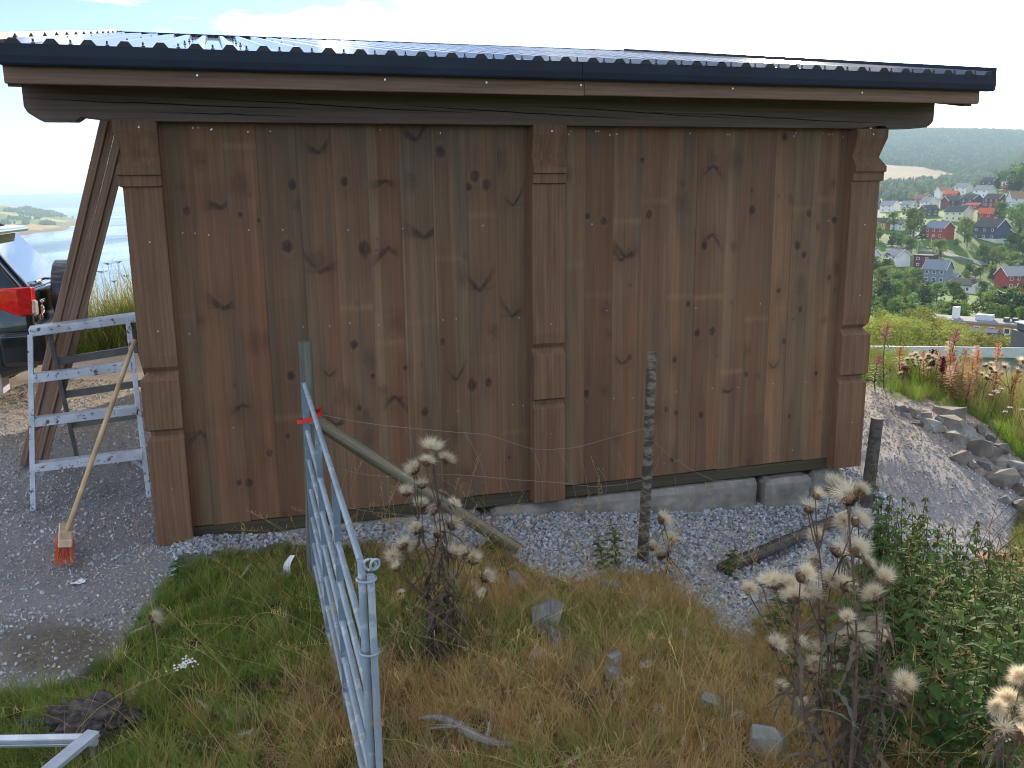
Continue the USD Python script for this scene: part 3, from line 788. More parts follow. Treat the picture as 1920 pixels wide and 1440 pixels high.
for row, v_ in enumerate([-.37, .75, 1.9, 3.05, 4.2, 5.25]):
    for k in range(len(RIBS) - 1):
        if row and k % 2 and row not in (5,):
            continue
        mu = (RIBS[k] + RIBS[k + 1]) / 2
        mb = MB(); c = trimesh.creation.cylinder(.009, .006, sections=8); c.apply_translation((mu, v_, zb(v_) + .001)); mb.tm(c)
        c = trimesh.creation.cylinder(.005, .014, sections=6); c.apply_translation((mu, v_, zb(v_) + .014)); mb.tm(c)
        obj('roof_screw', mb.mesh(), BLACK, S); n_s += 1
for v_ in np.arange(-.3, 5.3, .42):
    c = trimesh.creation.cone(.012, .02, sections=8); c.apply_translation((RIBS[0] - .005, v_, zb(v_) + ZR)); obj('roof_screw', c, BLACK, S)
# the other three walls, behind
for k in range(24):
    v0 = .08 + k * .205
    if v0 > 4.8:
        break
    for u_ in (.02, 4.69):
        obj('side_board', rbox((u_, v0, .02), (u_ + .025, v0 + .2, 2.45 + SL * (v0 + .1)), .002), SIDE, S)
for k in range(23):
    obj('rear_board', rbox((.04 + k * .203, 4.92, .02), (.04 + k * .203 + .2, 4.945, 3.2), .002), SIDE, S)
# cast blocks under the sill
cb = np.random.default_rng(8)


def rock(size, rng, n=26, flat=.0, rough=.12):
    p = rng.normal(size=(n, 3)); p /= np.linalg.norm(p, axis=1, keepdims=True)
    p = np.sign(p) * np.abs(p) ** .7
    p *= 1 + rng.uniform(-rough, rough, (n, 1))
    return hull(p * np.array(size) / 2)


def block(u0, u1, v0, v1, z0, z1, rng):
    m = rbox((u0, v0, z0), (u1, v1, z1), .035)
    m = trimesh.Trimesh(*trimesh.remesh.subdivide_to_size(m.vertices, m.faces, .06), process=True)
    m.vertices += (meshkit.fbm(np.asarray(m.vertices) * 9, 3, 6)[:, None] - .5) * .035 * np.sign(m.vertices - m.vertices.mean(0))
    return m


obj('foundation_block', block(.28, 1.92, .03, .4, -.22, -.055, cb), CONC, S)
obj('foundation_block', block(2.0, 3.93, -.01, .4, -.38, -.055, cb), CONC, S)
obj('foundation_block', block(3.97, 4.33, -.05, .4, -.42, -.06, cb), CONC, S)
obj('foundation_block', block(4.38, 4.66, .05, .42, -.3, -.06, cb), CONC, S)
# ------------------------------------------------------------------ things standing about the shed
class Thing:
    """A thing built in world coordinates whose Xform stands at its base."""

    def __init__(self, name, label, cat, loc, group=None):
        self.loc = np.asarray(loc, float)
        self.o = thing(name, label, cat, self.loc, 0., group)

    def part(self, name, mesh, m, parent=None, smooth=False, label=None):
        v, f, _n = meshkit.arrays(mesh)
        p = obj(name, (np.asarray(v) - self.loc, f), m, parent or self.o, smooth=smooth)
        if label:
            p.SetCustomDataByKey('label', label)
        return p


def splatter(name, base, spots, rough=.5, scale=26., cover=.5):
    nodes = {'tc': ('texture_coordinate', {}), 'n': ('noise_texture', {'scale': scale, 'detail': 6., 'roughness': .7}), 'n2': ('noise_texture', {'scale': scale * .3, 'detail': 4.}),
             'r': ('rgb_ramp', {'ramp': [(0, spots), (cover - .06, spots), (cover, base), (1, base)]}), 'r2': ('map_range', {'from_min': .3, 'from_max': .7, 'to_min': .75, 'to_max': 1.1}),
             'm': ('mix_color', {'blend_type': 'multiply', 'fac': 1., 'use_clamp': False}), 'p': ('principled_bsdf', {'roughness': rough})}
    return usdkit.material(stage, '/World/Looks/' + name, nodes, [('tc.object', 'n.vector'), ('tc.object', 'n2.vector'), ('n.fac', 'r.fac'), ('n2.fac', 'r2.value'), ('r.color', 'm.a'), ('r2.result', 'm.b'), ('m.result', 'p.base_color')], surface='p.BSDF')


PAINT = splatter('flaking_pale_blue_paint', (.58, .63, .71), (.12, .1, .09), cover=.44)
BAREWOOD = splatter('grey_bare_timber', (.19, .185, .17), (.3, .3, .3), cover=.36)
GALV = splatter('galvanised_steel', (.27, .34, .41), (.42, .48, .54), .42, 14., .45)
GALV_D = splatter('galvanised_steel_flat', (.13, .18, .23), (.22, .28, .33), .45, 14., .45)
ALU = mat('brushed_aluminium', (.42, .46, .52), .42, .2, 9., metal=.55)
POSTW = wood_mat('weathered_green_post', 2, .55, col=(.092, .1, .08), freq=30.)
POLEW = wood_mat('peeled_pole', 2, .55, col=(.145, .128, .088), freq=30.)
DARKPOST = splatter('grey_bark_post', (.09, .078, .07), (.045, .04, .036), .9, 20., .5)
BIRCH = usdkit.material(stage, '/World/Looks/birch_bark', {
    'tc': ('texture_coordinate', {}), 'map': ('mapping', {'scale': (16., 16., 48.)}), 'n': ('noise_texture', {'scale': 1., 'detail': 5., 'roughness': .65}),
    'r': ('rgb_ramp', {'ramp': [(0, (.03, .026, .022)), (.46, (.05, .042, .034)), (.56, (.15, .13, .1)), (1, (.3, .27, .22))]}), 'p': ('principled_bsdf', {'roughness': .85}), 'b': ('bump', {'strength': 1., 'distance': .004})},
    [('tc.object', 'map.vector'), ('map.vector', 'n.vector'), ('n.fac', 'r.fac'), ('r.color', 'p.base_color'), ('n.fac', 'b.height'), ('b.normal', 'p.normal')], surface='p.BSDF')
BOARDW = wood_mat('brown_loose_boards', 2, .4, col=(.26, .165, .115))
RED = mat('red_plastic', (.42, .02, .015), .5)


# --- step ladder
def ladder():
    fl0, fr0 = at(61, 944, 5.45), at(279, 925, 5.75)
    fl0[2] = h1(fl0[0], fl0[1]); fr0[2] = h1(fr0[0], fr0[1])
    fl1, fr1 = at(57, 628, 5.62), at(240, 603, 5.86)
    rl0 = at(143, 846, 6.7); rl0[2] = h1(rl0[0], rl0[1])
    rr0 = rl0 + (fr0 - fl0) * .95; rr0[2] = h1(rr0[0], rr0[1])
    rl1, rr1 = fl1 + np.array([.06, .12, -.03]), fr1 + np.array([-.03, .12, -.03])
    T = Thing('step_ladder', 'paint spattered wooden trestle step ladder standing on the gravel', 'ladder', (fl0 + fr0) / 2)
    side = (fr1 - fl1) / np.linalg.norm(fr1 - fl1)
    for a, b in ((fl0, fl1), (fr0, fr1)):
        T.part('front_rail', beam(a, b, .03, .075, np.cross(side, [0, 0, 1.])), PAINT)
    for a, b in ((rl0, rl1), (rr0, rr1)):
        T.part('rear_rail', beam(a, b, .028, .06, np.cross(side, [0, 0, 1.])), BAREWOOD)
    tread_dir = np.cross([0, 0, 1.], side)
    for f in (.25, .507, .755):
        a, b = fl0 + (fl1 - fl0) * f, fr0 + (fr1 - fr0) * f
        T.part('step', beam(a + side * .012, b - side * .012, .09, .052, (0, 0, 1)), PAINT)
    for f in (.3, .56, .82):
        a, b = rl0 + (rl1 - rl0) * f, rr0 + (rr1 - rr0) * f
        T.part('rear_rung', beam(a + side * .01, b - side * .01, .026, .05, (0, 0, 1)), BAREWOOD)
    c0, c1 = fl1 - side * .03 + np.array([0, .06, .018]), fr1 + side * .04 + np.array([0, .06, .018])
    T.part('top_step', beam(c0, c1, .17, .05, (0, 0, 1), .004), PAINT)
    for s, q in ((1, fl0), (-1, fr0)):
        u = (fl1 - fl0) if s == 1 else (fr1 - fr0)
        T.part('corner_brace', beam(q + u * .16, q + u * .24 + side * .09 * s, .004, .022, (0, 0, 1), .001), PAINT)
    for q, w in ((fl0, rl0), (fr0, rr0)):
        T.part('stay_cord', tube([q + (fl1 - fl0) * .45, (q + w) / 2 + (fl1 - fl0) * .4, w + (rl1 - rl0) * .45], .003, 5), BLACK)


ladder()

# --- boards leaning against the roof
bb0, bb1 = at(62, 868, 6.45), at(226, 205, 5.35)
bb0[2] = h1(bb0[0], bb0[1])
axis = (bb1 - bb0) / np.linalg.norm(bb1 - bb0)
view = (bb0 + bb1) / 2 - EYE
across = np.cross(axis, view); across /= np.linalg.norm(across)
if across[0] < 0:
    across = -across
words = ['leftmost', 'second from the left', 'second from the right', 'rightmost']
for k in range(4):
    s = across * (k - 1.5) * .0446 + axis * [0., .03, .015, .05][k] + (bb0 + bb1) / 2 * 0
    T = Thing('long_board', f'brown board on edge, {words[k]} of the four leaning on the roof', 'board', bb0 + s, 'boards leaning against the shed')
    m = beam(bb0 + s, bb1 + s + axis * [.0, .06, .02, .04][k], .041, .15, np.cross(axis, across), .003)
    p = UsdGeom.Xform(T.o)
    # grain runs along local z: lay the board out upright and turn it
    L = np.linalg.norm(bb1 - bb0) + .03
    t, a_, b_ = basis(axis, view)
    up_m = rbox((-.0221, -.04 + .012 * (k % 2), 0), (.0221, .04 + .01 * (k % 2), L), .004)
    up_m.vertices = up_m.vertices
    R_ = np.array([across, np.cross(axis, across), axis])
    o = UsdGeom.Xform(T.o)
    o.ClearXformOpOrder(); UsdGeom.Xformable(T.o).AddTransformOp().Set(Gf.Matrix4d(*R_[0], 0, *R_[1], 0, *R_[2], 0, *(bb0 + s), 1))
    obj('plank', up_m, BOARDW, T.o)

# --- broom
hb = at(121, 990, 4.72); hb[2] = .1
tp = at(253, 637, 5.15)
T = Thing('broom', 'yard broom with red bristles and long wooden handle leaning on the ladder', 'broom', (hb[0], hb[1], h1(hb[0], hb[1])))
hdl = (tp - hb) / np.linalg.norm(tp - hb)
T.part('handle', tube([hb - hdl * .05, hb + (tp - hb) * .5, tp], [.0135, .0145, .013], 10), mat('worn_pine_handle', (.36, .25, .14), .55, .3, 9.), smooth=50)
hx = np.array([.42, -.9, 0]); hx /= np.linalg.norm(hx)
hz = np.array([.12, .1, 1.]); hz /= np.linalg.norm(hz); hy = np.cross(hz, hx); hy /= np.linalg.norm(hy)
MB_ = rbox((-.15, -.035, -.02), (.15, .035, .025), .006)
MB_.vertices = hb + MB_.vertices @ np.array([hx, hy, hz])
T.part('head_block', MB_, mat('pale_broom_block', (.45, .33, .22), .7, .35, 14.))
br = np.random.default_rng(2); mb = MB()
for i_ in range(15):
    for j_ in range(4):
        for q in range(5):
            b0 = np.array([-.14 + i_ * .02, -.027 + j_ * .018, -.02]) + np.append(br.normal(0, .003, 2), 0)
            fl = np.array([(i_ - 7) * .0035, (j_ - 1.5) * .008, -.085]) + br.normal(0, .006, 3)
            pts = hb + np.array([b0, b0 + fl * .5, b0 + fl]) @ np.array([hx, hy, hz])
            mb.add(*tube(pts, .0016, 3, False))
T.part('bristles', mb.mesh(), mat('orange_red_bristles', (.62, .12, .05), .55, .25, 30.))

# --- car
hd = np.array([-.966, -.26, 0]); lf = np.array([.26, -.966, 0])
corner = at(62, 600, 8.25)
co = corner - lf * .9 + hd * 0.; co[2] = h1(-5.5, 8.5)
CAR = thing('parked_car', 'black off road car with covered spare wheel on its tailgate', 'car', co, math.atan2(hd[1], hd[0]))
PAINTC = mat('black_car_paint', (.006, .007, .008), .12, .2, 2., coat=1.)
TRIM = mat('black_car_plastic', (.02, .021, .023), .5, .1)
GLASS = usdkit.material(stage, '/World/Looks/car_glass', {'f': ('fresnel', {'IOR': 1.7}), 't': ('transparent_bsdf', {'color': (.1, .12, .13)}), 'g': ('glossy_bsdf', {'color': (.9, .95, 1), 'roughness': .02}), 'm': ('mix_closure', {}), 'add': ('math', {'math_type': 'add', 'value2': .22})},
                        [('f.fac', 'add.value1'), ('add.value', 'm.fac'), ('t.BSDF', 'm.closure1'), ('g.BSDF', 'm.closure2')], surface='m.closure')
LENS = mat('red_tail_lens', (.55, .012, .012), .08, .3, 20., coat=1.)
LENSW = mat('clear_tail_lens', (.6, .45, .42), .1, .3, 60., coat=1.)
CHROME = mat('chrome', (.8, .81, .83), .08, .05, metal=1.)
RUBBER = mat('tyre_rubber', (.018, .018, .019), .85, .2)


def rhull(pts, r):
    s = trimesh.creation.icosphere(1, r).vertices
    return hull(np.vstack([np.asarray(p, float) + s for p in pts]))


low = []
for (x, hw, z0, z1) in ((.07, .8, .42, 1.04), (.3, .85, .36, 1.06), (1.0, .855, .33, 1.05), (3.2, .85, .33, .98), (4.0, .8, .36, .88), (4.28, .66, .42, .74)):
    for s in (-1, 1):
        low += [(x, s * hw, z0), (x, s * (hw + .01), (z0 + z1) / 2), (x, s * (hw - .04), z1)]
obj('body', rhull(low, .055), PAINTC, CAR, smooth=40)
cab = []
for s in (-1, 1):
    cab += [(.1, s * .8, 1.06), (3.05, s * .76, 1.02), (.5, s * .63, 1.585), (1.2, s * .64, 1.615), (2.1, s * .6, 1.57)]
obj('cabin', rhull(cab, .05), PAINTC, CAR, smooth=40)


def panel(pts, t, off=0.):
    """A thin plate over the corners, t thick, on the side its winding faces."""
    p = np.asarray(pts, float)
    n = np.cross(p[1] - p[0], p[2] - p[0]); n /= np.linalg.norm(n)
    return hull(np.vstack([p + n * off, p + n * (off + t)]))


obj('rear_window', panel([(.065, -.69, 1.115), (.065, .69, 1.115), (.41, .55, 1.575), (.41, -.55, 1.575)][::-1], .03, -.006), GLASS, CAR)
for s in (1, -1):
    for (x0, x1, t0, t1) in ((.34, .95, .58, 1.0), (1.05, 1.9, 1.05, 1.85), (2.0, 2.75, 1.92, 2.2)):
        q = [(x0, s * .845, 1.12), (x1, s * .835, 1.12), (t1, s * .695, 1.55), (t0, s * .7, 1.55)]
        obj('side_window', panel(q if s == -1 else q[::-1], .02, -.004), GLASS, CAR)
obj('roof_spoiler', rhull([(.30, -.56, 1.62), (.30, .56, 1.62), (.62, -.56, 1.635), (.62, .56, 1.635)], .028), PAINTC, CAR, smooth=40)
for s in (1, -1):
    obj('roof_rail', tube([(.5, s * .6, 1.64), (.65, s * .6, 1.7), (1.9, s * .58, 1.7), (2.1, s * .58, 1.64)], .018, 8), TRIM, CAR)
    lens = obj('tail_light', rhull([(.02, s * .72, 1.1), (.02, s * .83, 1.11), (.03, s * .86, .9), (.02, s * .74, .87), (.5, s * .9, 1.1), (.5, s * .9, 1.07), (.1, s * .895, .89), (.12, s * .89, 1.11)], .022), LENS, CAR, smooth=40)
    obj('clear_lens', rhull([(-.004, s * .745, .98), (-.004, s * .83, .99), (-.004, s * .85, .9), (-.004, s * .76, .88)], .02), LENSW, lens, smooth=40)
    obj('reflector', rhull([(-.085, s * .66, .53), (-.085, s * .8, .53)], .022), LENS, CAR)
obj('rear_bumper', rhull([(-.02, s * .82, z) for s in (-1, 1) for z in (.46, .68)] + [(.25, s * .88, z) for s in (-1, 1) for z in (.46, .68)], .06), PAINTC, CAR, smooth=40)
obj('bumper_step', rhull([(-.07, s * .6, .745) for s in (-1, 1)] + [(.05, s * .6, .745) for s in (-1, 1)], .008), mat('sky_sheen_ledge', (.4, .4, .41), .35), CAR)  # pale grey puts the sky reflected on the bumper top into the colour
lath = np.array([(0, .14), (.24, .14), (.3, .125), (.335, .09), (.345, .02), (.345, -.09), (.33, -.1), (0, -.1)])
sw = trimesh.creation.revolve(lath, sections=36); sw.apply_transform(trimesh.transformations.rotation_matrix(-np.pi / 2, [0, 1, 0])); sw.apply_translation((-.13, -.12, .97))
sp = obj('spare_wheel_cover', sw, mat('navy_black_cover', (.012, .016, .026), .28, .1, coat=.5), CAR, smooth=35)
obj('cover_rim', tube([(-.2 + 0 * g, -.12 + .335 * math.cos(g), .97 + .335 * math.sin(g)) for g in np.linspace(0, 2 * np.pi, 37)], .009, 6), CHROME, sp)
obj('wiper', tube([(.03, -.1, 1.13), (.0, .25, 1.16), (.03, .5, 1.15)], .012, 6), TRIM, CAR)
obj('door_handle', rhull([(-.035, .56, .98), (-.035, .66, .98)], .018), CHROME, CAR, smooth=40)
# emblem: three ovals; letters beneath
mb = MB()
for (a_, b_) in ((.06, .042), (.022, .04), (.04, .018)):
    mb.tube([(-.022, .6 + a_ * math.cos(g), .9 + (b_ if a_ != .04 else b_) * math.sin(g) + (.018 if a_ == .04 else 0)) for g in np.linspace(0, 2 * np.pi, 25)], .006, 5, False)
obj('emblem', mb.mesh(), CHROME, CAR)
tx = meshkit.text_mesh('RAV4', .055, .006, True); v = np.array(tx.vertices); w_ = v[:, 0].max()
tx = trimesh.Trimesh(np.stack([-.012 - v[:, 2], .74 - v[:, 0], .8 + v[:, 1]], 1), tx.faces, process=False)
obj('lettering', tx, CHROME, CAR)
for x in (.78, 3.4):
    for s in (-1, 1):
        lt = np.array([(0, -.11), (.24, -.11), (.33, -.1), (.355, -.06), (.355, .06), (.33, .1), (.24, .11), (.22, .06), (0, .05)])
        wh = trimesh.creation.revolve(lt, sections=28); wh.apply_transform(trimesh.transformations.rotation_matrix(-s * np.pi / 2, [1, 0, 0])); wh.apply_translation((x, s * .8, .355))
        w_ = obj('wheel', wh, RUBBER, CAR, smooth=35)
        rm = trimesh.creation.cylinder(.21, .02, sections=20); rm.apply_transform(trimesh.transformations.rotation_matrix(np.pi / 2, [1, 0, 0])); rm.apply_translation((x, s * .885, .355))
        obj('rim', rm, mat('alloy_rim', (.4, .41, .42), .3, metal=.8) if 'alloy' not in names else '/World/Looks/alloy_rim', w_); names['alloy'] = 1
        obj('wheel_arch', tube([(x + .42 * math.cos(g), s * .905, .36 + .42 * math.sin(g)) for g in np.linspace(-.1, np.pi + .1, 15)], .035, 6), TRIM, CAR)
    obj('mud_flap', rbox((x - .46, .66, .16), (x - .44, .9, .48), .004), mat('grey_mud_flap', (.28, .29, .3), .6), CAR) if x < 1 else None

# --- sheep gate
g_far, g_near = at(571, 722, 4.3), at(676, 1052, 2.42)
T = Thing('sheep_gate', 'galvanised tubular farm gate running from the wooden post towards the viewer', 'gate', (g_far[0], g_far[1], h1(g_far[0], g_far[1])))
gd = (g_near - g_far) / np.linalg.norm(g_near - g_far)
gn = np.cross(gd, [0, 0, 1.])
drops = [0, .235, .385, .535, .68, .82, .94]
for k, d in enumerate(drops):
    a, b = g_far - [0, 0, d], g_near - [0, 0, d]
    T.part('rail', tube([a + gd * .0, b - gd * .004], .0108, 12), GALV, smooth=50)
mb = MB()
for f in (1 / 3, 2 / 3):
    c = g_far + (g_near - g_far) * f
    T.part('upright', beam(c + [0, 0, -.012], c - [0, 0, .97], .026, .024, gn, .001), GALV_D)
    for d in drops[1:]:
        mb.tube([c - [0, 0, d] - gd * .02, c - [0, 0, d] + gd * .02], .0135, 12)
tag(T.part('weld_collar', mb.mesh(), GALV), None, None, None, 'stuff')
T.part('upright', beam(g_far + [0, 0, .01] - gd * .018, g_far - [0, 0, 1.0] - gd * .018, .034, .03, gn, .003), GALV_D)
T.part('upright', tube([g_near + [0, 0, .006] + gd * .012, g_near - [0, 0, 1.0] + gd * .012], .0112, 14), GALV, smooth=50)
pin = g_near + gd * .03 - gn * .023
T.part('latch_rod', tube([pin - [0, 0, .03], pin - [0, 0, 1.02]], .0108, 14), GALV, smooth=50)


def ring(c, n, r, t, sq=1.):
    n = np.asarray(n, float); n /= np.linalg.norm(n)
    a = np.cross(n, [0.3, .2, 1.]) if abs(n[2]) < .9 else np.cross(n, [1., 0, 0]); a /= np.linalg.norm(a); b = np.cross(n, a)
    return tube([c + a * r * math.cos(g) * sq + b * r * math.sin(g) for g in np.linspace(0, 2 * np.pi, 29)], t, 8, False)


mid = (g_near + gd * .012 + pin) / 2
for d in (.045, .27):
    T.part('rod_ring', ring(mid - [0, 0, d], (0, 0, 1), .027, .0036), GALV, smooth=True)
T.part('rod_eye', ring(pin + [0, 0, .0], gd + gn * .3, .017, .0042), GALV, smooth=True)
T.part('rod_eye', ring(pin + gd * .01 - gn * .012 + [0, 0, .004], gd - gn * .5, .015, .0038), GALV, smooth=True)
for d in (.09, .2):
    T.part('hinge_loop', ring(g_far - gd * .04 - gn * .016 - [0, 0, d], (0, 0, 1), .016, .004), GALV, smooth=True)


# --- posts, poles, wire
def post(name, label, cat, p0, p1, r0, r1, m, sides=14, wob=.05, seed=1, local=True, bury=.15, cap_sink=0.):
    """A round post from its foot to its top, its grain along local z."""
    p0, p1 = np.asarray(p0, float), np.asarray(p1, float)
    ax = (p1 - p0) / np.linalg.norm(p1 - p0)
    p0 = p0 - ax * bury
    L = np.linalg.norm(p1 - p0)
    n = max(8, int(L / .06))
    z = np.linspace(0, L, n); g = np.arange(sides) * 2 * np.pi / sides
    rr = np.interp(z, [0, L], [r0, r1])
    zz, gg = np.meshgrid(z, g, indexing='ij')
    q = np.stack([np.cos(gg) * 1.2, np.sin(gg) * 1.2, zz * 5], -1)
    rad = rr[:, None] * (1 + wob * 4 * (meshkit.fbm(q, 3, seed) - .5))
    off = (meshkit.fbm(np.stack([z * 1.3, 0 * z + seed, 0 * z], -1), 2, seed) - .5)[:, None] * r0 * .6
    v = np.stack([rad * np.cos(gg) + off, rad * np.sin(gg), zz], -1).reshape(-1, 3)
    i, j = np.meshgrid(np.arange(n - 1), np.arange(sides), indexing='ij'); j2 = (j + 1) % sides
    f = np.stack([i * sides + j, i * sides + j2, (i + 1) * sides + j2, (i + 1) * sides + j], -1).reshape(-1, 4)
    f = np.vstack([f[:, [0, 1, 2]], f[:, [0, 2, 3]]])
    k = np.arange(sides); l = (n - 1) * sides; c = len(v)
    v = np.vstack([v, [0, 0, 0], [off[-1, 0], 0, L - cap_sink]])
    f = np.vstack([f, np.stack([np.full(sides, c), (k + 1) % sides, k], 1), np.stack([np.full(sides, c + 1), l + k, l + (k + 1) % sides], 1)])
    t, a, b = basis(ax, (1, 0, .3))
    o = UsdGeom.Xform.Define(stage, numbered('/World/' + name))
    o.AddTransformOp().Set(Gf.Matrix4d(*a, 0, *np.cross(t, a), 0, *t, 0, *p0, 1))
    tag(o, label, cat)
    obj('timber', (v, f), m, o, smooth=45)
    return o


gp0 = at(592, 1100, 4.42); gp0[2] = h1(gp0[0], gp0[1])
gp1 = at(570, 640, 4.42)
po = post('gate_post', 'weathered grey green wooden post behind the far end of the metal gate', 'post', gp0, gp1, .036, .033, POSTW, seed=3)
st = Thing('strap', 'red strap tied round the gate and the weathered gate post', 'strap', at(575, 785, 4.35))
c = at(579, 782, 4.36)
loop = []
for g in np.linspace(0, 2 * np.pi, 33):
    loop.append(c + np.array([.062 * math.cos(g) + .004, .075 * math.sin(g), .024 * math.cos(g) + .006 * math.sin(2 * g)]))
loop = np.array(loop); w_ = np.array([0, 0, .011])
v = np.vstack([loop - w_, loop + w_, (loop - c) * .94 + c - w_, (loop - c) * .94 + c + w_]); n = len(loop); k = np.arange(n - 1)
st.part('band', (v, np.vstack([np.stack([k, k + 1, n + k + 1, n + k], 1), np.stack([2 * n + k, 3 * n + k, 3 * n + k + 1, 2 * n + k + 1], 1), np.stack([n + k, n + k + 1, 3 * n + k + 1, 3 * n + k], 1), np.stack([k, 2 * n + k, 2 * n + k + 1, k + 1], 1)])), RED)
b0, b1 = at(590, 790, 4.46), hit(968, 1028)
post('brace_pole', 'peeled round pole slanting from the gate post down to the gravel', 'pole', b1, b0, .038, .034, POLEW, seed=6, bury=.1)
b0, b1 = hit(1203, 1052), None
b1 = at(1224, 660, b0[1] + .02)
post('birch_post', 'thin mottled bark post standing in the gravel before the wall', 'post', b0, b1, .034, .026, BIRCH, seed=9, wob=.07)
q0 = at(1622, 985, 6.05); q0[2] = h1(q0[0], q0[1]); q1 = at(1646, 784, 6.05)
post('short_post', 'short dark round post beside the right corner of the shed', 'post', q0, q1, .046, .04, DARKPOST, seed=12)
l0, l1 = hit(1352, 1076), hit(1590, 980)
l0 = l0 + [0, 0, .03]; l1 = l1 + [0, 0, .06]
post('fallen_log', 'fallen bark covered log lying across the gravel', 'log', l0, l1, .042, .034, DARKPOST, seed=15, bury=0.)

WIREM = mat('rusty_fence_wire', (.2, .19, .19), .5, .2, metal=.6)
W = Thing('wire_fence', 'sagging fence wire strung from the gate post past the thin bark post', 'fence', at(600, 780, 3.25))


def strand(px_pts, y0, y1, r=.0011):
    xs = np.array([p[0] for p in px_pts], float); ys = np.array([p[1] for p in px_pts], float)
    s = np.concatenate([[0], np.cumsum(np.hypot(np.diff(xs), np.diff(ys)))]); s /= s[-1]
    tt = np.linspace(0, 1, max(10, 4 * len(xs)))
    from scipy.interpolate import PchipInterpolator
    fx, fy = PchipInterpolator(s, xs), PchipInterpolator(s, ys)
    W.part('strand', tube([at(float(fx(t)), float(fy(t)), y0 + (y1 - y0) * t) for t in tt], r, 5), WIREM)


strand([(592, 775), (700, 795), (850, 810), (910, 815), (960, 830), (1010, 843), (1070, 840), (1130, 825), (1208, 803)], 4.45, 4.95)
strand([(1208, 803), (1250, 850), (1325, 895), (1378, 915)], 4.9, 5.3)
strand([(640, 880), (720, 893), (840, 890), (900, 893), (960, 899), (1060, 906), (1110, 912), (1205, 900)], 4.45, 4.95)
strand([(655, 952), (745, 965), (800, 968), (900, 980)], 4.45, 4.7)
for (pts, y_) in (([(995, 838), (1015, 895), (1018, 945)], 4.75), ([(1046, 843), (1075, 910), (1083, 950)], 4.8), ([(1085, 838), (1100, 905), (1106, 945)], 4.82), ([(1118, 875), (1137, 908), (1133, 935)], 4.85), ([(1160, 850), (1175, 900), (1177, 925)], 4.9),
                  ([(760, 803), (775, 850), (770, 890)], 4.57), ([(870, 812), (905, 880), (915, 930)], 4.65), ([(950, 826), (945, 880), (960, 930)], 4.7), ([(668, 835), (658, 910), (664, 950)], 4.5), ([(1242, 842), (1222, 900)], 4.95), ([(1267, 893), (1266, 930)], 5.1)):
    strand(pts, y_, y_ + .02, .0009)

# --- ladder frame and rags, bottom left
al0, al1 = at(-130, 1392, 2.62), at(178, 1387, 2.55)
al2 = at(60, 1490, 2.3)
AF = Thing('aluminium_frame', 'aluminium ladder frame lying in the grass over dark rags', 'ladder', al1)
AF.part('rail', beam(al0, al1, .022, .05, (0, -.5, .8), .003), ALU)
for k in (-1, 0, 1):
    AF.part('rib', beam(al0 + np.array([0, -.013, k * .011 + .004]), al1 + np.array([0, -.013, k * .011 + .004]), .003, .003, (0, -.5, .8), 0), ALU)
AF.part('rung', beam(al1 + [0, 0, .025], al2 + [0, 0, .03], .045, .02, (0, 0, 1), .003), ALU)
AF.part('rail', beam(at(-200, 1600, 2.1), at(75, 1600, 2.05), .022, .05, (0, -.5, .8), .003), ALU)
RAG = mat('dark_felt_rag', (.035, .03, .032), .95, .5, 30., bump=.012, col2=(.085, .07, .065))
rg = np.random.default_rng(9)
for (px, py, sx, sy, sz, lab) in ((175, 1372, .17, .13, .1, 'dark crumpled rag behind the corner of the aluminium frame'), (95, 1372, .13, .08, .05, 'flat dark rag under the aluminium frame'), (150, 1402, .1, .09, .07, 'dark wadded rag in the angle of the aluminium frame')):
    c = hit(px, py)
    m = trimesh.creation.icosphere(4, 1.); v = np.array(m.vertices)
    fold = meshkit.fbm(v * 2.2 + rg.random() * 9, 5, 3)[:, None]
    fold = np.abs(fold - .5) * 2.6
    v = v * (.7 + .75 * fold) * np.array([sx, sy, sz]) + np.array([0, 0, sz * .35])
    v[:, 2] = np.maximum(v[:, 2], -.03)
    o = thing('rag', lab, 'rag', c); obj('cloth', (v, m.faces), RAG, o, smooth=60)

# --- stones
STONE = mat('grey_brown_stone', (.14, .13, .12), .9, .4, 5., bump=.012, rnd=.35, col2=(.21, .19, .16))
STONE_G = mat('grey_green_stone', (.12, .135, .135), .9, .35, 6., bump=.01, rnd=.25, col2=(.2, .21, .2))
sr_ = np.random.default_rng(21)
MOUND = [(1690, 764, 26, 18), (1712, 770, 26, 18), (1735, 777, 30, 18), (1716, 782, 22, 14), (1782, 772, 62, 28), (1772, 788, 58, 26), (1744, 796, 42, 24), (1722, 792, 24, 14), (1786, 818, 26, 28), (1806, 803, 46, 24), (1824, 796, 24, 28), (1840, 806, 16, 22), (1808, 824, 26, 18), (1836, 838, 44, 42),
         (1860, 848, 30, 28), (1856, 822, 16, 18), (1872, 838, 32, 24), (1802, 858, 40, 28), (1850, 868, 32, 24), (1881, 892, 66, 42), (1913, 917, 40, 32), (1886, 934, 34, 18), (1908, 942, 34, 20), (1871, 864, 30, 18), (1902, 872, 34, 22), (1824, 872, 24, 16), (1758, 804, 30, 16), (1700, 778, 22, 12), (1930, 890, 40, 26), (1840, 884, 26, 14), (1760, 788, 26, 18), (1870, 905, 28, 18)]
NOUN = ['upper end of the stone row', 'bend of the stone row', 'middle of the stone row', 'lower end of the stone row']
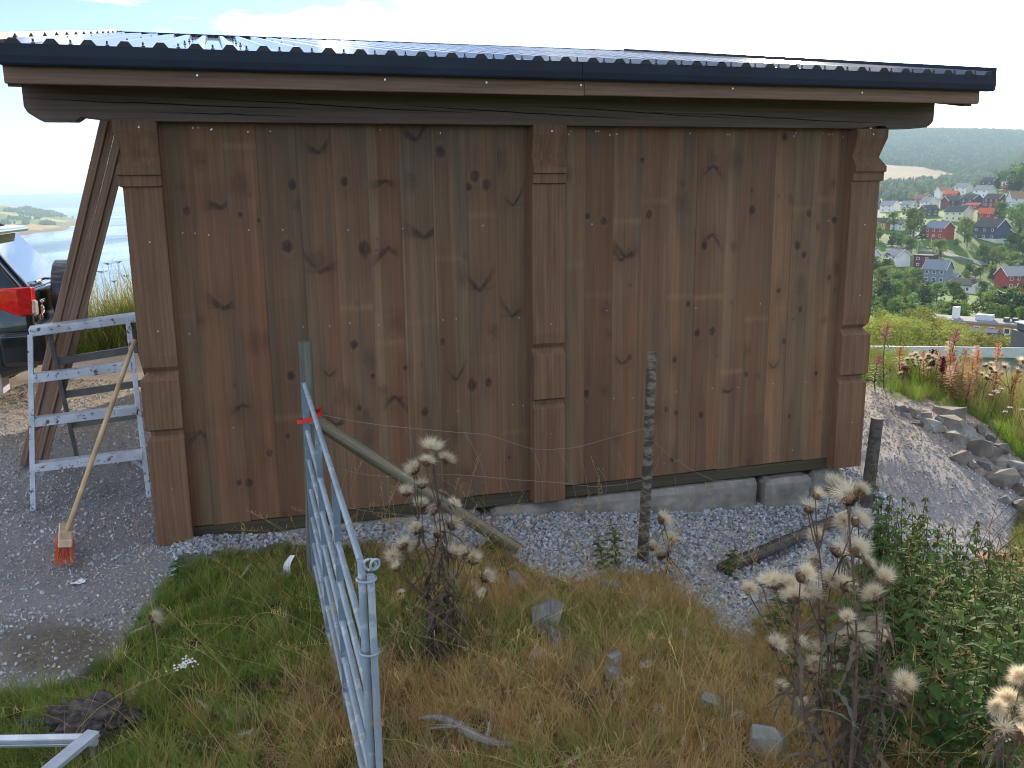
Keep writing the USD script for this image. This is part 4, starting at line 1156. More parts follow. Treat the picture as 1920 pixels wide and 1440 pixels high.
for k, (px, py, w, hh) in enumerate(MOUND):
    c = hit(px, py + hh * .3)
    d = np.linalg.norm(c - EYE); s = d / F_PX
    lab = {0: 'leftmost stone of the row, at its upper end nearest the shed', 4: 'long dark flat stone along the top of the stone row', 5: 'pale flat stone just under the long dark one', 13: 'large square faced stone in the middle of the stone row', 19: 'largest pale block near the lower end of the stone row', 20: 'brown block to the right of the largest pale block', 17: 'broad stone sunk into the gravel left of the square faced one', 9: 'pinkish stone between the flat stones and the bend of the row'}.get(k)
    o = thing('mound_stone', lab or 'angular grey brown stone in the row edging the gravel mound', 'stone', c, sr_.uniform(0, 6), None if lab else 'stones edging the gravel mound')
    m = rock((w * s * 1.05, w * s * .85, hh * s * 1.35), sr_, 15, rough=.1)
    obj('stone', m, STONE if k % 3 else STONE_G, o)
KN2 = [(1028, 1166, 70, 40, 'largest grey green stone in the dry grass'), (1040, 1206, 42, 30, 'pale flat stone just below the largest grass stone'), (1152, 1250, 28, 22, 'small blue grey stone in the middle of the dry grass'), (966, 1096, 26, 28, 'grey stone at the upper edge of the grass by the thistle'), (1146, 1278, 34, 18, 'low stone below the small blue grey one'), (1142, 1110, 40, 16, 'flat stone half hidden where grass meets gravel'),
       (1436, 1405, 60, 40, 'pale stone at the foot of the large thistle'), (1332, 1330, 36, 22, 'half buried pale stone in the dry grass'), (1010, 1240, 24, 14, 'small dark stone left of the pale flat stone')]
for (px, py, w, hh, lab) in KN2:
    c = hit(px, py + hh * .25); s = np.linalg.norm(c - EYE) / F_PX
    o = thing('grass_stone', lab, 'stone', c + [0, 0, .045], sr_.uniform(0, 6)); obj('stone', rock((w * s * 1.1, w * s * .8, hh * s * 1.5), sr_, 16, rough=.1), STONE_G, o)
c = hit(1862, 1052); o = thing('brick', 'worn red brick lying at the foot of the gravel mound', 'brick', c, .4)
obj('block', rbox((-.11, -.05, -.02), (.11, .05, .05), .006), mat('worn_red_brick', (.3, .13, .09), .9, .3, 12.), o)

# --- litter and a dead branch
WHITE = mat('white_plastic', (.75, .77, .8), .4, .08)
c = hit(540, 1086); o = thing('plastic_strip', 'curled white plastic strip in the grass left of the gate', 'litter', c + [0, 0, .04])
tt = np.linspace(0, 1, 14); cx = np.stack([-.035 + .07 * tt + .012 * np.sin(tt * 6), .02 * np.cos(tt * 5), -.03 + .12 * tt ** 1.4], 1); wd = np.stack([.012 + .016 * (1 - tt), 0 * tt, -.012 * (1 - tt)], 1)
v = np.vstack([cx - wd, cx + wd]); k = np.arange(13)
obj('strip', (v, np.stack([k, k + 1, 14 + k + 1, 14 + k], 1)), WHITE, o, smooth=True)
for (px, py, w, lab) in ((146, 1096, .07, 'crumpled white paper scrap on the gravel near the broom'), (752, 1114, .05, 'small white crumpled wrapper in the grass right of the gate')):
    c = hit(px, py); o = thing('paper_scrap', lab, 'litter', c + [0, 0, .012], .5)
    gx, gy = np.meshgrid(np.linspace(-w / 2, w / 2, 7), np.linspace(-w / 3, w / 3, 6)); gz = (meshkit.noise(np.stack([gx * 60, gy * 60, 0 * gx + px], -1), 3) - .4) * w * .35
    i, j = np.meshgrid(np.arange(5), np.arange(6), indexing='ij')
    obj('sheet', (np.stack([gx, gy, gz], -1).reshape(-1, 3), np.stack([i * 7 + j, i * 7 + j + 1, (i + 1) * 7 + j + 1, (i + 1) * 7 + j], -1).reshape(-1, 4)), WHITE, o)
a_, b_ = hit(785, 1370), hit(962, 1418)
BR = Thing('dead_branch', 'grey dead branch lying in the dry grass right of the gate', 'branch', (a_ + b_) / 2)
DEADW = mat('bleached_dead_wood', (.14, .132, .127), .85, .4, 30., bump=.004, stretch=(1, 1, .3))
tt = np.linspace(0, 1, 12); pts = a_[None] + (b_ - a_)[None] * tt[:, None] + np.stack([.0 * tt, .025 * np.sin(tt * 7), .045 + .015 * np.sin(tt * 4)], 1)
BR.part('limb', tube(pts, np.interp(tt, [0, .4, 1], [.006, .02, .012]), 8), DEADW, smooth=50)
BR.part('twig', tube([pts[8], pts[8] + [.01, .02, .025], pts[8] + [.01, .04, .045]], [.01, .007, .003], 6), DEADW)
BR.part('twig', tube([pts[5], pts[5] + [-.04, -.03, .02], pts[5] + [-.1, -.04, .02]], [.01, .007, .003], 6), DEADW)
# ------------------------------------------------------------------ gravel, grass and plants near by
def pebble(rng, flat=.65):
    return rock((1, rng.uniform(.7, 1), rng.uniform(.5, .8)), rng, 9, rough=.18)


def scatter(n, x0, x1, y0, y1, rng):
    x = rng.uniform(x0, x1, n); y = rng.uniform(y0, y1, n)
    return x, y


prng = np.random.default_rng(31)
PEB = [mat(f'pebble_{w}', c, .85, .25, 3., rnd=.4, hue=.01) for w, c in (('blue_grey', (.26, .29, .325)), ('grey', (.31, .315, .325)), ('pinkish', (.34, .305, .285)), ('pale', (.38, .375, .365)))]
peb_m = [('pebble', pebble(prng), PEB[k % 4]) for k in range(8)]
xs, ys = scatter(210000, -5.2, 4.6, 3.0, 9.6, prng)
zs = height(xs, ys)
gz_, dz_ = zones(xs, ys, zs)
ppx, ppy, _d = proj(np.stack([xs, ys, zs], 1))
du_, dv_ = (xs - P0[0]) * DU[0] + (ys - P0[1]) * DU[1], (xs - P0[0]) * DV[0] + (ys - P0[1]) * DV[1]
inside = (du_ > 0) & (du_ < 4.73) & (dv_ > .02)
clean = meshkit.fbm(np.stack([xs * .9, ys * .9, 0 * xs], 1), 3, 14)
strip = (du_ > .1) & (du_ < 4.9) & (dv_ < .3) & (ppx > 300)
keep = ~inside & (gz_ < .45) & ((dz_ < .55) | (prng.random(len(xs)) < .3)) & (ppx > -60) & (ppx < 1990) & (ppy < 1500)
u = prng.random(len(xs))
keepc = keep & strip & (u < .95)
keepf = keep & ~strip & (u < np.where(clean > .58, .5, .95) * np.clip(1.5 - ys / 9, .2, 1))
sc = prng.uniform(.018, .036, keepc.sum())
idx = prng.choice([0, 4, 0, 4, 0, 5, 1], keepc.sum())
instancer('gravel', peb_m, np.stack([xs[keepc], ys[keepc], zs[keepc] + sc * .22], 1), quats(keepc.sum(), prng, full=True), sc, idx, 'coarse blue grey gravel along the foot of the shed wall')
sc = prng.gamma(3., .0038, keepf.sum()).clip(.006, .026)
idx = prng.choice([1, 5, 1, 2, 6, 0, 4], keepf.sum())
instancer('gravel', peb_m, np.stack([xs[keepf], ys[keepf], zs[keepf] + sc * .15], 1), quats(keepf.sum(), prng, full=True), sc, idx, 'fine grey crushed gravel of the yard and the mound')


def blades(n, R, L, w, lean, curl, rng, segs=3):
    """A tuft: n tapering blades."""
    V, Fc = [], []
    k0 = 0
    for _i in range(n):
        a = rng.uniform(0, 2 * np.pi); rr = R * math.sqrt(rng.random()); b = np.array([rr * math.cos(a), rr * math.sin(a), -.01])
        d = rng.uniform(0, 2 * np.pi); ln = abs(rng.normal(lean, lean * .5)); l = L * rng.uniform(.45, 1.1); cu = curl * rng.uniform(.3, 1.4)
        side = np.array([-math.sin(d), math.cos(d), 0]) * w * rng.uniform(.6, 1.2) / 2
        p = b.copy()
        for s in range(segs + 1):
            t = s / segs
            th = ln + cu * t
            if s:
                p = p + np.array([math.sin(th) * math.cos(d), math.sin(th) * math.sin(d), math.cos(th)]) * l / segs
            if s < segs:
                V += [p - side * (1 - t * .6), p + side * (1 - t * .6)]
            else:
                V.append(p)
        for s in range(segs - 1):
            q = k0 + 2 * s
            Fc += [(q, q + 1, q + 3), (q, q + 3, q + 2)]
        q = k0 + 2 * (segs - 1); Fc.append((q, q + 1, q + 2))
        k0 = len(V)
    return np.array(V), np.array(Fc)


def leafmat(name, c, rnd=.3, hue=.03, trans=.35, var=.25, col2=None):
    return mat(name, c, .75, var, 5., rnd=rnd, hue=hue, trans=trans, spec=.12, col2=col2)


G1 = leafmat('fresh_grass', (.19, .255, .055)); G2 = leafmat('olive_grass', (.25, .25, .075)); G3 = leafmat('dry_grass', (.52, .37, .16)); G4 = leafmat('rust_grass', (.42, .22, .085)); G5 = leafmat('straw', (.42, .33, .17))
G6 = leafmat('bright_meadow', (.16, .26, .035), trans=.5)
grng = np.random.default_rng(41)
tufts = [('tuft', blades(42, .05, .17, .0032, .35, .9, grng), G1), ('tuft', blades(40, .05, .2, .003, .3, .8, grng), G1), ('tuft', blades(42, .055, .16, .0028, .5, 1.1, grng), G2), ('tuft', blades(36, .05, .22, .0024, .35, .9, grng), G2),
         ('tuft', blades(40, .05, .2, .0022, .4, .9, grng), G3), ('tuft', blades(34, .05, .26, .002, .3, .8, grng), G3), ('tuft', blades(40, .05, .19, .0022, .45, 1., grng), G4), ('tuft', blades(26, .04, .3, .0018, .3, .9, grng), G5), ('tuft', blades(50, .05, .09, .003, .6, 1.2, grng), G1)]
xs, ys = scatter(24000, -3.6, 4.6, .95, 6.2, grng)
zs = height(xs, ys); gz_, dz_ = zones(xs, ys, zs); ppx, ppy, dd = proj(np.stack([xs, ys, zs], 1))
patch = meshkit.fbm(np.stack([xs * 1.6, ys * 1.6, 0 * xs], 1), 3, 17)
keep = (gz_ > .5) & (ppx > -220) & (ppx < 2120) & (ppy < 1800) & (dd > .7) & (dz_ < .2 + .95 * grng.random(len(xs)))
xs, ys, zs, ppx, ppy, patch = (q[keep] for q in (xs, ys, zs, ppx, ppy, patch))
dry = np.clip(np.interp(ppx, [0, 500, 640, 760, 1300, 1500, 1920], [.2, .2, .4, .68, .75, .45, .2]) + np.interp(ppy, [1050, 1250, 1440], [-.25, 0, .12]) + (patch - .5) * 1.9, .03, .97)
u = grng.random(len(xs)); w_ = grng.random(len(xs))
idx = np.where(u < dry, np.choose((w_ * 4.99).astype(int), [4, 5, 6, 7, 4]), np.where((ppx < 600) & (w_ < .82), np.choose((w_ * 6).astype(int).clip(0, 4), [0, 1, 8, 0, 1]), np.choose((w_ * 4.99).astype(int), [0, 1, 2, 3, 8])))
sc = grng.uniform(.4, .95, len(xs)) * np.interp(ppy, [1030, 1120], [.7, 1]) * np.clip(gz_[keep] * 1.4 - .45, .4, 1)
instancer('grass', tufts, np.stack([xs, ys, zs], 1), quats(len(xs), grng, .2), sc, idx, 'rough grass, green on the left and dry orange right of the gate')


def stalk(L, rng, bend):
    t = np.linspace(0, 1, 8); d = rng.uniform(0, 2 * np.pi)
    p = np.stack([np.cos(d) * bend * t ** 2 * L, np.sin(d) * bend * t ** 2 * L, t * L * (1 - .25 * bend * t)], 1)
    mb = MB().tube(p, np.linspace(.0011, .0006, 8), 3, False)
    for k in range(16):
        f = .78 + .22 * k / 16; q = np.array([np.interp(f, t, p[:, c]) for c in range(3)]); a = rng.uniform(0, 2 * np.pi)
        e = q + np.array([math.cos(a) * .012, math.sin(a) * .012, .014]) * rng.uniform(.6, 1.6)
        s = np.array([-math.sin(a), math.cos(a), 0]) * .0014
        mb.add(np.array([q - s * .3, q + s * .3, e + s, e - s]), np.array([[0, 1, 2, 3]]))
    return mb.mesh()


sm = [('stalk', stalk(.5, grng, grng.uniform(.3, 1.3)), G5 if k % 3 else G3) for k in range(7)]
n = 900
xs, ys = scatter(n * 3, -2.6, 3.2, 1.5, 4.9, grng); zs = height(xs, ys); gz_, dz_ = zones(xs, ys, zs); ppx, ppy, dd = proj(np.stack([xs, ys, zs], 1))
keep = (gz_ > .6) & (dz_ < .2) & (ppy < 1600) & (grng.random(len(xs)) < np.where(ppx > 650, .6, .16))
xs, ys, zs = xs[keep], ys[keep], zs[keep]
instancer('grass_stalks', sm, np.stack([xs, ys, zs], 1), quats(len(xs), grng, .35), grng.uniform(.5, 1.15, len(xs)), grng.integers(0, 7, len(xs)), 'thin straw coloured seed stalks over the grass')
# meadow beyond the yard and beyond the mound
tall = [('tuft', blades(46, .22, .95, .011, .22, .7, grng, 4), G2), ('tuft', blades(46, .22, .8, .011, .28, .9, grng, 4), G6), ('tuft', blades(40, .2, 1.05, .007, .2, .5, grng, 4), G5), ('tuft', blades(50, .2, .5, .011, .4, 1., grng, 4), G6)]
xs, ys = scatter(5200, -11, -3.2, 12.6, 16.5, grng); zs = height(xs, ys); gz_, dz_ = zones(xs, ys, zs)
keep = (gz_ > .5) & (grng.random(len(xs)) < .8); xs, ys, zs = xs[keep], ys[keep], zs[keep]
sc = np.where(ys < 12.95, .5, 1.55) * grng.uniform(.6, 1.15, len(xs))
instancer('meadow', tall, np.stack([xs, ys, zs], 1), quats(len(xs), grng, .12), sc, grng.choice([0, 1, 1, 2, 0, 3], len(xs)), 'tall yellow green grass along the far edge of the yard')
xs, ys = scatter(7000, 2.6, 9.5, 6.8, 14.5, grng); zs = height(xs, ys); gz_, dz_ = zones(xs, ys, zs); ppx, ppy, dd = proj(np.stack([xs, ys, zs], 1))
keep = (gz_ > .5) & (ppx > 1560) & (ppx < 2150) & (grng.random(len(xs)) < .75); xs, ys, zs, ppx, ppy = (q[keep] for q in (xs, ys, zs, ppx, ppy))
far_ = np.clip((np.interp(ppx, BACK_X, BACK_Y) - ppy) / 60, 0, 1)
sc = (.24 + .2 * far_) * grng.uniform(.6, 1.2, len(xs)) * np.interp(ppx, [1640, 1760], [1.0, .85])
right_dry = np.clip(np.interp(ppx, [1640, 1720, 1800, 1900], [.03, .12, .35, .45]), 0, 1) * far_
u = grng.random(len(xs)); w_ = grng.random(len(xs))
idx = np.where(u < right_dry, np.where(w_ < .6, 2, 0), np.where(w_ < .45, 1, np.where(w_ < .8, 3, 0)))
instancer('meadow', tall, np.stack([xs, ys, zs], 1), quats(len(xs), grng, .15), sc, idx, 'bright green grass on the bank behind the mound stones')

# --- thistles
PAP = mat('cream_thistle_down', (.9, .8, .64), .8, .15, 40., trans=.4, spec=.1, rnd=.12)
BRACT = mat('brown_thistle_bract', (.15, .092, .05), .8, .4, 40.)
TSTEM = mat('dead_thistle_stem', (.085, .055, .04), .8, .4, 30., rnd=.2)
TLEAF = leafmat('withered_thistle_leaf', (.135, .105, .075), rnd=.3, hue=.02, trans=.2)
TGREY = leafmat('grey_thistle_leaf', (.17, .165, .125), rnd=.25, hue=.02, trans=.2)
trng = np.random.default_rng(52)


def seed_head(c, ax, r, rng, n=900, closed=0.):
    """(down, bracts): a bur with spreading silky hairs round the axis."""
    t, a, b = basis(ax, (.2, .3, 1))
    V = []
    ph = rng.uniform(0, 2 * np.pi, n); th = np.arccos(1 - rng.random(n) ** .8 * (.86 - .6 * closed))
    dr = np.cos(th)[:, None] * t + np.sin(th)[:, None] * (np.cos(ph)[:, None] * a + np.sin(ph)[:, None] * b)
    lump = .72 + .5 * meshkit.noise(dr * 2.6 + rng.random() * 50, 3)
    ln = r * lump * rng.uniform(.8, 1.25, n)
    base = c + dr * r * .22
    tip = c + dr * ln[:, None] + rng.normal(0, r * .16, (n, 3)) + np.array([0, 0, -.1 * r])
    sd = np.cross(dr, rng.normal(size=(n, 3))); sd /= np.linalg.norm(sd, axis=1, keepdims=True) + 1e-9
    w = np.maximum(.0006, r * .014)
    mid = (base + tip) / 2 + sd * rng.normal(0, r * .06, (n, 1))
    v = np.concatenate([base - sd * w * .4, base + sd * w * .4, mid - sd * w * .5, mid + sd * w * .5, tip]); k = np.arange(n)
    f = np.vstack([np.stack([k, n + k, 3 * n + k], 1), np.stack([k, 3 * n + k, 2 * n + k], 1), np.stack([2 * n + k, 3 * n + k, 4 * n + k], 1)])
    m = 110
    ph = rng.uniform(0, 2 * np.pi, m); el = rng.uniform(-.2, 1., m)
    d2 = -np.sin(el)[:, None] * .6 * t + np.cos(el)[:, None] * (np.cos(ph)[:, None] * a + np.sin(ph)[:, None] * b)
    b0 = c - t * r * .42 + d2 * r * .1; e0 = c - t * r * .02 + d2 * r * rng.uniform(.45, .95, (m, 1))
    s2 = np.cross(d2, t); s2 /= np.linalg.norm(s2, axis=1, keepdims=True) + 1e-9
    k = np.arange(m)
    v2 = np.concatenate([b0 - s2 * r * .08, b0 + s2 * r * .08, e0]); f2 = np.stack([k, m + k, 2 * m + k], 1)
    cup = trimesh.creation.icosphere(1, 1.); cv = np.array(cup.vertices) * np.array([.29, .29, .34]) * r
    cv = cv[:, :1] * a + cv[:, 1:2] * b + cv[:, 2:] * t + c - t * r * .22
    return (v, f), MB().add(v2, f2).add(cv, cup.faces).mesh()


def ragged_leaf(p, d, L, w, rng, droop=.8):
    """A withered, spiny, lobed leaf."""
    n = 9
    d = np.asarray(d, float); d /= np.linalg.norm(d)
    sd = np.cross(d, [0, 0, 1.]); sd /= np.linalg.norm(sd) + 1e-9
    pts, V = np.asarray(p, float), []
    tw = rng.uniform(-1.2, 1.2)
    for k in range(n):
        t = k / (n - 1)
        wd = w * (1 - t * .75) * (1. if k % 2 else .35) * rng.uniform(.7, 1.2)
        s2 = sd * math.cos(tw * t) + np.array([0, 0, 1.]) * math.sin(tw * t)
        V += [pts - s2 * wd + np.array([0, 0, wd * .3]), pts, pts + s2 * wd + np.array([0, 0, wd * .3])]
        d = d + np.array([0, 0, -droop * .22]) + rng.normal(0, .07, 3); d /= np.linalg.norm(d)
        pts = pts + d * L / n
    F = []
    for k in range(n - 1):
        q = 3 * k
        F += [(q, q + 1, q + 4), (q, q + 4, q + 3), (q + 1, q + 2, q + 5), (q + 1, q + 5, q + 4)]
    return np.array(V), np.array(F)


def thistle(label, base, heads, depth, spread, leaves, seed, group=None, stems=4, low=None, grey=.3):
    rng = np.random.default_rng(seed)
    T = Thing('thistle', label, 'thistle', base, group)
    pts = [at(px, py, depth + rng.uniform(-spread, spread)) for px, py, s in heads]
    top = max(p[2] for p in pts)
    mains = []
    for k in range(stems):
        e = pts[int(rng.integers(0, len(pts)))] if k else pts[int(np.argmax([p[2] for p in pts]))]
        b = base + np.array([rng.uniform(-.08, .08), rng.uniform(-.06, .06), -.03]) * (k > 0)
        t = np.linspace(0, 1, 9)
        curve = b + (e - b) * t[:, None] + np.stack([.035 * np.sin(t * 3 + k), .02 * np.sin(t * 4), 0 * t], 1) * (t * (1 - t) * 4)[:, None]
        T.part('stem', tube(curve, np.linspace(.005, .002, 9), 7), TSTEM, smooth=60); mains.append(curve)
    allm = np.vstack(mains)
    for (px, py, s), c in zip(heads, pts):
        r = s / 2 / F_PX * np.linalg.norm(c - EYE)
        ax = np.array([rng.normal(0, .7), rng.normal(-.15, .5), 1.])
        cand = allm[allm[:, 2] < c[2] - .02]
        if len(cand):
            q = cand[np.argmin(np.linalg.norm((cand - c) * [1, 1, .45] + [0, 0, .09], axis=1))]
            t = np.linspace(0, 1, 6)[:, None]
            T.part('stem', tube(q + (c - ax / np.linalg.norm(ax) * r * .3 - q) * t + np.array([0, 0, -.02]) * (t * (1 - t) * 4), np.linspace(.0026, .0016, 6), 6), TSTEM, smooth=60)
        sp_ = rng.random() < .22
        dn, brc = seed_head(c, ax, r * rng.uniform(.8, 1.15), rng, 260 if sp_ else int(rng.uniform(700, 1200)), rng.uniform(0, .8) if not sp_ else .4)
        h = T.part('seed_head', dn, PAP); T.part('bracts', brc, BRACT, h)
    for k in range(leaves):
        cu = mains[int(rng.integers(0, len(mains)))]; f = rng.random() ** (1.5 if low else 1.) * .85
        p = np.array([np.interp(f, np.linspace(0, 1, 9), cu[:, c]) for c in range(3)]); a = rng.uniform(0, 2 * np.pi)
        T.part('leaf', ragged_leaf(p, [math.cos(a), math.sin(a), rng.uniform(-.2, .7)], rng.uniform(.09, .2), rng.uniform(.008, .02), rng, rng.uniform(.5, 1.6)), TGREY if rng.random() < grey else TLEAF)
    return T


HC = [(808, 846, 54), (776, 880, 48), (836, 862, 34), (791, 908, 34), (762, 922, 40), (790, 946, 44), (848, 984, 36), (822, 1000, 44), (780, 992, 46), (757, 1020, 46), (736, 1044, 46), (776, 1024, 32), (852, 1038, 40), (888, 1048, 40), (872, 1034, 32), (911, 1082, 38), (907, 1112, 30), (850, 948, 36), (800, 866, 40), (743, 1064, 28), (812, 958, 30)]
base = hit(838, 1238)
thistle('tall withered thistle with creamy seed heads right of the metal gate', base, HC, base[1] - .02, .09, 150, 61, None, 6, True, .05)
HR = [(1562, 913, 58), (1534, 928, 46), (1517, 951, 42), (1588, 928, 66), (1612, 920, 50), (1584, 978, 46), (1608, 976, 46), (1532, 1007, 50), (1572, 1030, 56), (1606, 1030, 48), (1528, 1056, 52), (1506, 1080, 46), (1451, 1091, 52), (1479, 1096, 44), (1489, 1119, 58), (1517, 1110, 52), (1560, 1088, 52), (1586, 1098, 52), (1656, 1086, 56), (1640, 1117, 42), (1627, 1056, 38),
      (1404, 1105, 44), (1430, 1093, 40), (1455, 1209, 46), (1500, 1204, 36), (1562, 1210, 62), (1588, 1204, 54), (1608, 1196, 54), (1588, 1160, 44), (1644, 1168, 44), (1524, 1250, 52), (1558, 1250, 44), (1466, 1286, 38), (1509, 1318, 34), (1695, 1284, 58), (1665, 1196, 42), (1540, 1215, 44), (1690, 1310, 44)]
base = at(1590, 1520, 2.32); base[2] = h1(base[0], base[1])
thistle('largest withered thistle, crowded with fluffy seed heads, before the nettles', base, HR, 2.42, .16, 230, 62, None, 9, False, .14)
base = hit(1245, 1090)
thistle('small withered thistle with four heads beside the bark post', base, [(1243, 974, 46), (1259, 1012, 36), (1239, 1038, 44), (1224, 1026, 26)], base[1], .03, 10, 63, None, 2)
base = at(1905, 1560, 2.1); base[2] = h1(base[0], base[1])
thistle('withered thistle cut off by the lower right corner of the picture', base, [(1890, 1312, 46), (1870, 1326, 36), (1882, 1366, 48), (1914, 1374, 46), (1917, 1270, 42), (1935, 1330, 44)], 2.15, .06, 16, 64, None, 3)
base = hit(275, 1200)
thistle('single fluffy seed head in the green grass on the left', base, [(288, 1158, 34)], base[1] - .03, .0, 2, 65, None, 1)

DOWN = [('wisp', seed_head(np.zeros(3), [.2, .1, 1], .045, trng, 110)[0], PAP) for k in range(3)]
xs, ys = scatter(260, -2.2, 3., 1.8, 4.4, trng); zs = height(xs, ys); gz_, dz_ = zones(xs, ys, zs); ppx, ppy, dd = proj(np.stack([xs, ys, zs], 1))
keep = (gz_ > .6) & (trng.random(260) < np.where(ppx > 700, .5, .14)); xs, ys, zs = xs[keep], ys[keep], zs[keep]
instancer('thistle_down', DOWN, np.stack([xs, ys, zs + trng.uniform(.02, .09, len(xs))], 1), quats(len(xs), trng, full=True), np.stack([trng.uniform(.5, 1.3, len(xs)), trng.uniform(.5, 1.3, len(xs)), trng.uniform(.25, .5, len(xs))], 1), trng.integers(0, 3, len(xs)), 'wisps of thistle down caught in the grass')

# --- yarrow
YW = mat('white_yarrow', (.78, .78, .74), .7, .1); YS = leafmat('yarrow_stem', (.09, .13, .04))


def yarrow(label, tips, base, seed, group=None, s=.011):
    rng = np.random.default_rng(seed)
    T = Thing('yarrow', label, 'flower', base, group)
    for t in tips:
        T.part('stem', tube([base, (base + t) / 2 + [.01, 0, .01], t], [.0022, .002, .0014], 5), YS)
        mb = MB()
        for k in range(26):
            o = rng.normal(0, 1, 3) * np.array([1.5, 1.5, .25]) * s
            m = trimesh.creation.icosphere(0, s * rng.uniform(.3, .5)); m.vertices *= [1, 1, .6]; m.apply_translation(t + o); mb.tm(m)
        T.part('flower_head', mb.mesh(), YW)


b_ = hit(385, 1330)
yarrow('white yarrow leaning in the green grass left of the gate', [at(340, 1250, b_[1] - .05), at(353, 1240, b_[1] - .05)], b_, 1)
for k, (px, py) in enumerate([(1855, 765), (1842, 772), (1900, 800), (1866, 806)]):
    t = hit(px, py + 22); t2 = t + [0, -.1, .3]; yarrow(['white yarrow on the bank above the row of stones', 'lower white yarrow on the bank, left of the taller one', 'white yarrow on the bank at the right edge', 'small white yarrow just above the row of stones'][k], [t2, t2 + [.06, .03, .03]], t, 5 + k, None, .009)

# --- nettles
NL = leafmat('nettle_leaf', (.068, .125, .036), rnd=.25, hue=.015, trans=.35); NLB = leafmat('nettle_leaf_light', (.1, .15, .042), rnd=.2, hue=.015, trans=.4); NS = leafmat('nettle_stem', (.09, .1, .04), trans=.05); NC = leafmat('nettle_tassel', (.15, .16, .06), trans=.2)


def nettle_leaf(p, d, L, w, droop):
    d = np.asarray(d, float); sd = np.array([-d[1], d[0], 0.]); sd /= np.linalg.norm(sd)
    prof = [0, .55, .95, 1., .82, .52, .22, 0]; n = len(prof)
    V = []; c = np.asarray(p, float); dd = d / np.linalg.norm(d)
    for k, q in enumerate(prof):
        sw = w * q * (1.12 if k % 2 else .9)
        V += [c - sd * sw + [0, 0, sw * .35], c, c + sd * sw + [0, 0, sw * .35]]
        dd = dd + np.array([0, 0, -droop / n]); dd /= np.linalg.norm(dd); c = c + dd * L / (n - 1)
    F = []
    for k in range(n - 1):
        q = 3 * k; F += [(q, q + 1, q + 4), (q, q + 4, q + 3), (q + 1, q + 2, q + 5), (q + 1, q + 5, q + 4)]
    return np.array(V), np.array(F)


def class_obj(cls, name, mesh, m, smooth=False):
    path = numbered(str(cls.GetPath()) + '/' + name)
    return usdkit.mesh(stage, path, mesh, m, smooth=smooth).GetPrim()


nrng = np.random.default_rng(71)
for kind in range(4):
    c = proto(f'nettle_{kind}')
    t = np.linspace(0, 1, 12); st = np.stack([.03 * np.sin(t * 2.5 + kind), .03 * np.cos(t * 2 + kind) - .03 * math.cos(kind), t], 1)
    class_obj(c, 'stem', tube(st, np.linspace(.0042, .002, 12), 5), NS)
    nodes_ = 12 if kind != 3 else 15
    for k in range(nodes_):
        f = .12 + .87 * k / (nodes_ - 1); p = np.array([np.interp(f, t, st[:, q]) for q in range(3)])
        s = np.interp(f, [0, .45, .8, 1], [.06, .1, .085, .035]) * (1 if kind != 3 else .7)
        for q in range(2):
            a = k * math.pi / 2 + q * math.pi + nrng.uniform(-.4, .4)
            class_obj(c, 'leaf', nettle_leaf(p, [math.cos(a), math.sin(a), nrng.uniform(.05, .6)], s * nrng.uniform(.85, 1.2), s * .24, nrng.uniform(.9, 2.2)), NLB if f > .86 or nrng.random() < .12 else NL)
        if f > (.5 if kind != 3 else .3):
            mb = MB()
            for q in range(4):
                a = nrng.uniform(0, 2 * np.pi); e = p + np.array([math.cos(a) * .022, math.sin(a) * .022, -.035]) * nrng.uniform(.6, 1.2)
                mb.tube([p, p + (e - p) * .5 + [0, 0, .012], e], [.002, .0045, .003], 4)
            class_obj(c, 'tassel', mb.mesh(), NC)
TIPS = [(1686, 866, 4.5, 3), (1640, 940, 4.35, 3), (1792, 1006, 3.9, 3), (1858, 1032, 3.75, 0), (1662, 1000, 4.2, 1), (1700, 1034, 4.0, 2), (1742, 1048, 3.9, 0), (1765, 1088, 3.6, 1), (1832, 1092, 3.5, 2), (1892, 1084, 3.5, 0), (1655, 1060, 3.8, 1), (1612, 1098, 3.9, 2), (1725, 1000, 4.1, 3), (1905, 1130, 3.2, 1)]
for k in range(16):
    TIPS.append((nrng.uniform(1625, 1730), nrng.uniform(915, 1000), nrng.uniform(3.9, 4.5), int(nrng.integers(0, 4))))
for k in range(56):
    TIPS.append((nrng.uniform(1630, 1960), nrng.uniform(965, 1090), nrng.uniform(3.5, 4.5), int(nrng.integers(0, 4))))
for k in range(84):
    TIPS.append((nrng.uniform(1600, 1960), nrng.uniform(1050, 1330), nrng.uniform(2.55, 3.7), int(nrng.integers(0, 3))))
for k in range(14):
    TIPS.append((nrng.uniform(1480, 1640), nrng.uniform(1130, 1250), nrng.uniform(3.0, 3.7), int(nrng.integers(0, 3))))
for k, (px, py, dy, kd) in enumerate(TIPS):
    tp = at(px, py, dy); g = h1(tp[0], tp[1]); hgt = tp[2] - g
    if hgt < .2:
        continue
    lab = {0: 'tallest nettle spire rising before the gravel mound', 1: 'nettle spire just right of the short dark post', 2: 'nettle spire with tassels right of the middle of the mound', 3: 'nettle top beside the red brick'}.get(k, 'green nettle in the dense nettle bed behind the large thistle')
    dup(f'nettle_{kd}', 'nettle', lab, 'nettle', (tp[0], tp[1], g - .02), nrng.uniform(0, 6), None if k < 4 else 'nettles of the nettle bed', (min(hgt, 1.) * .5 + .5 if hgt > .5 else .7, min(hgt, 1.) * .5 + .5 if hgt > .5 else .7, hgt + .02), (nrng.normal(0, .07), nrng.normal(0, .07)))
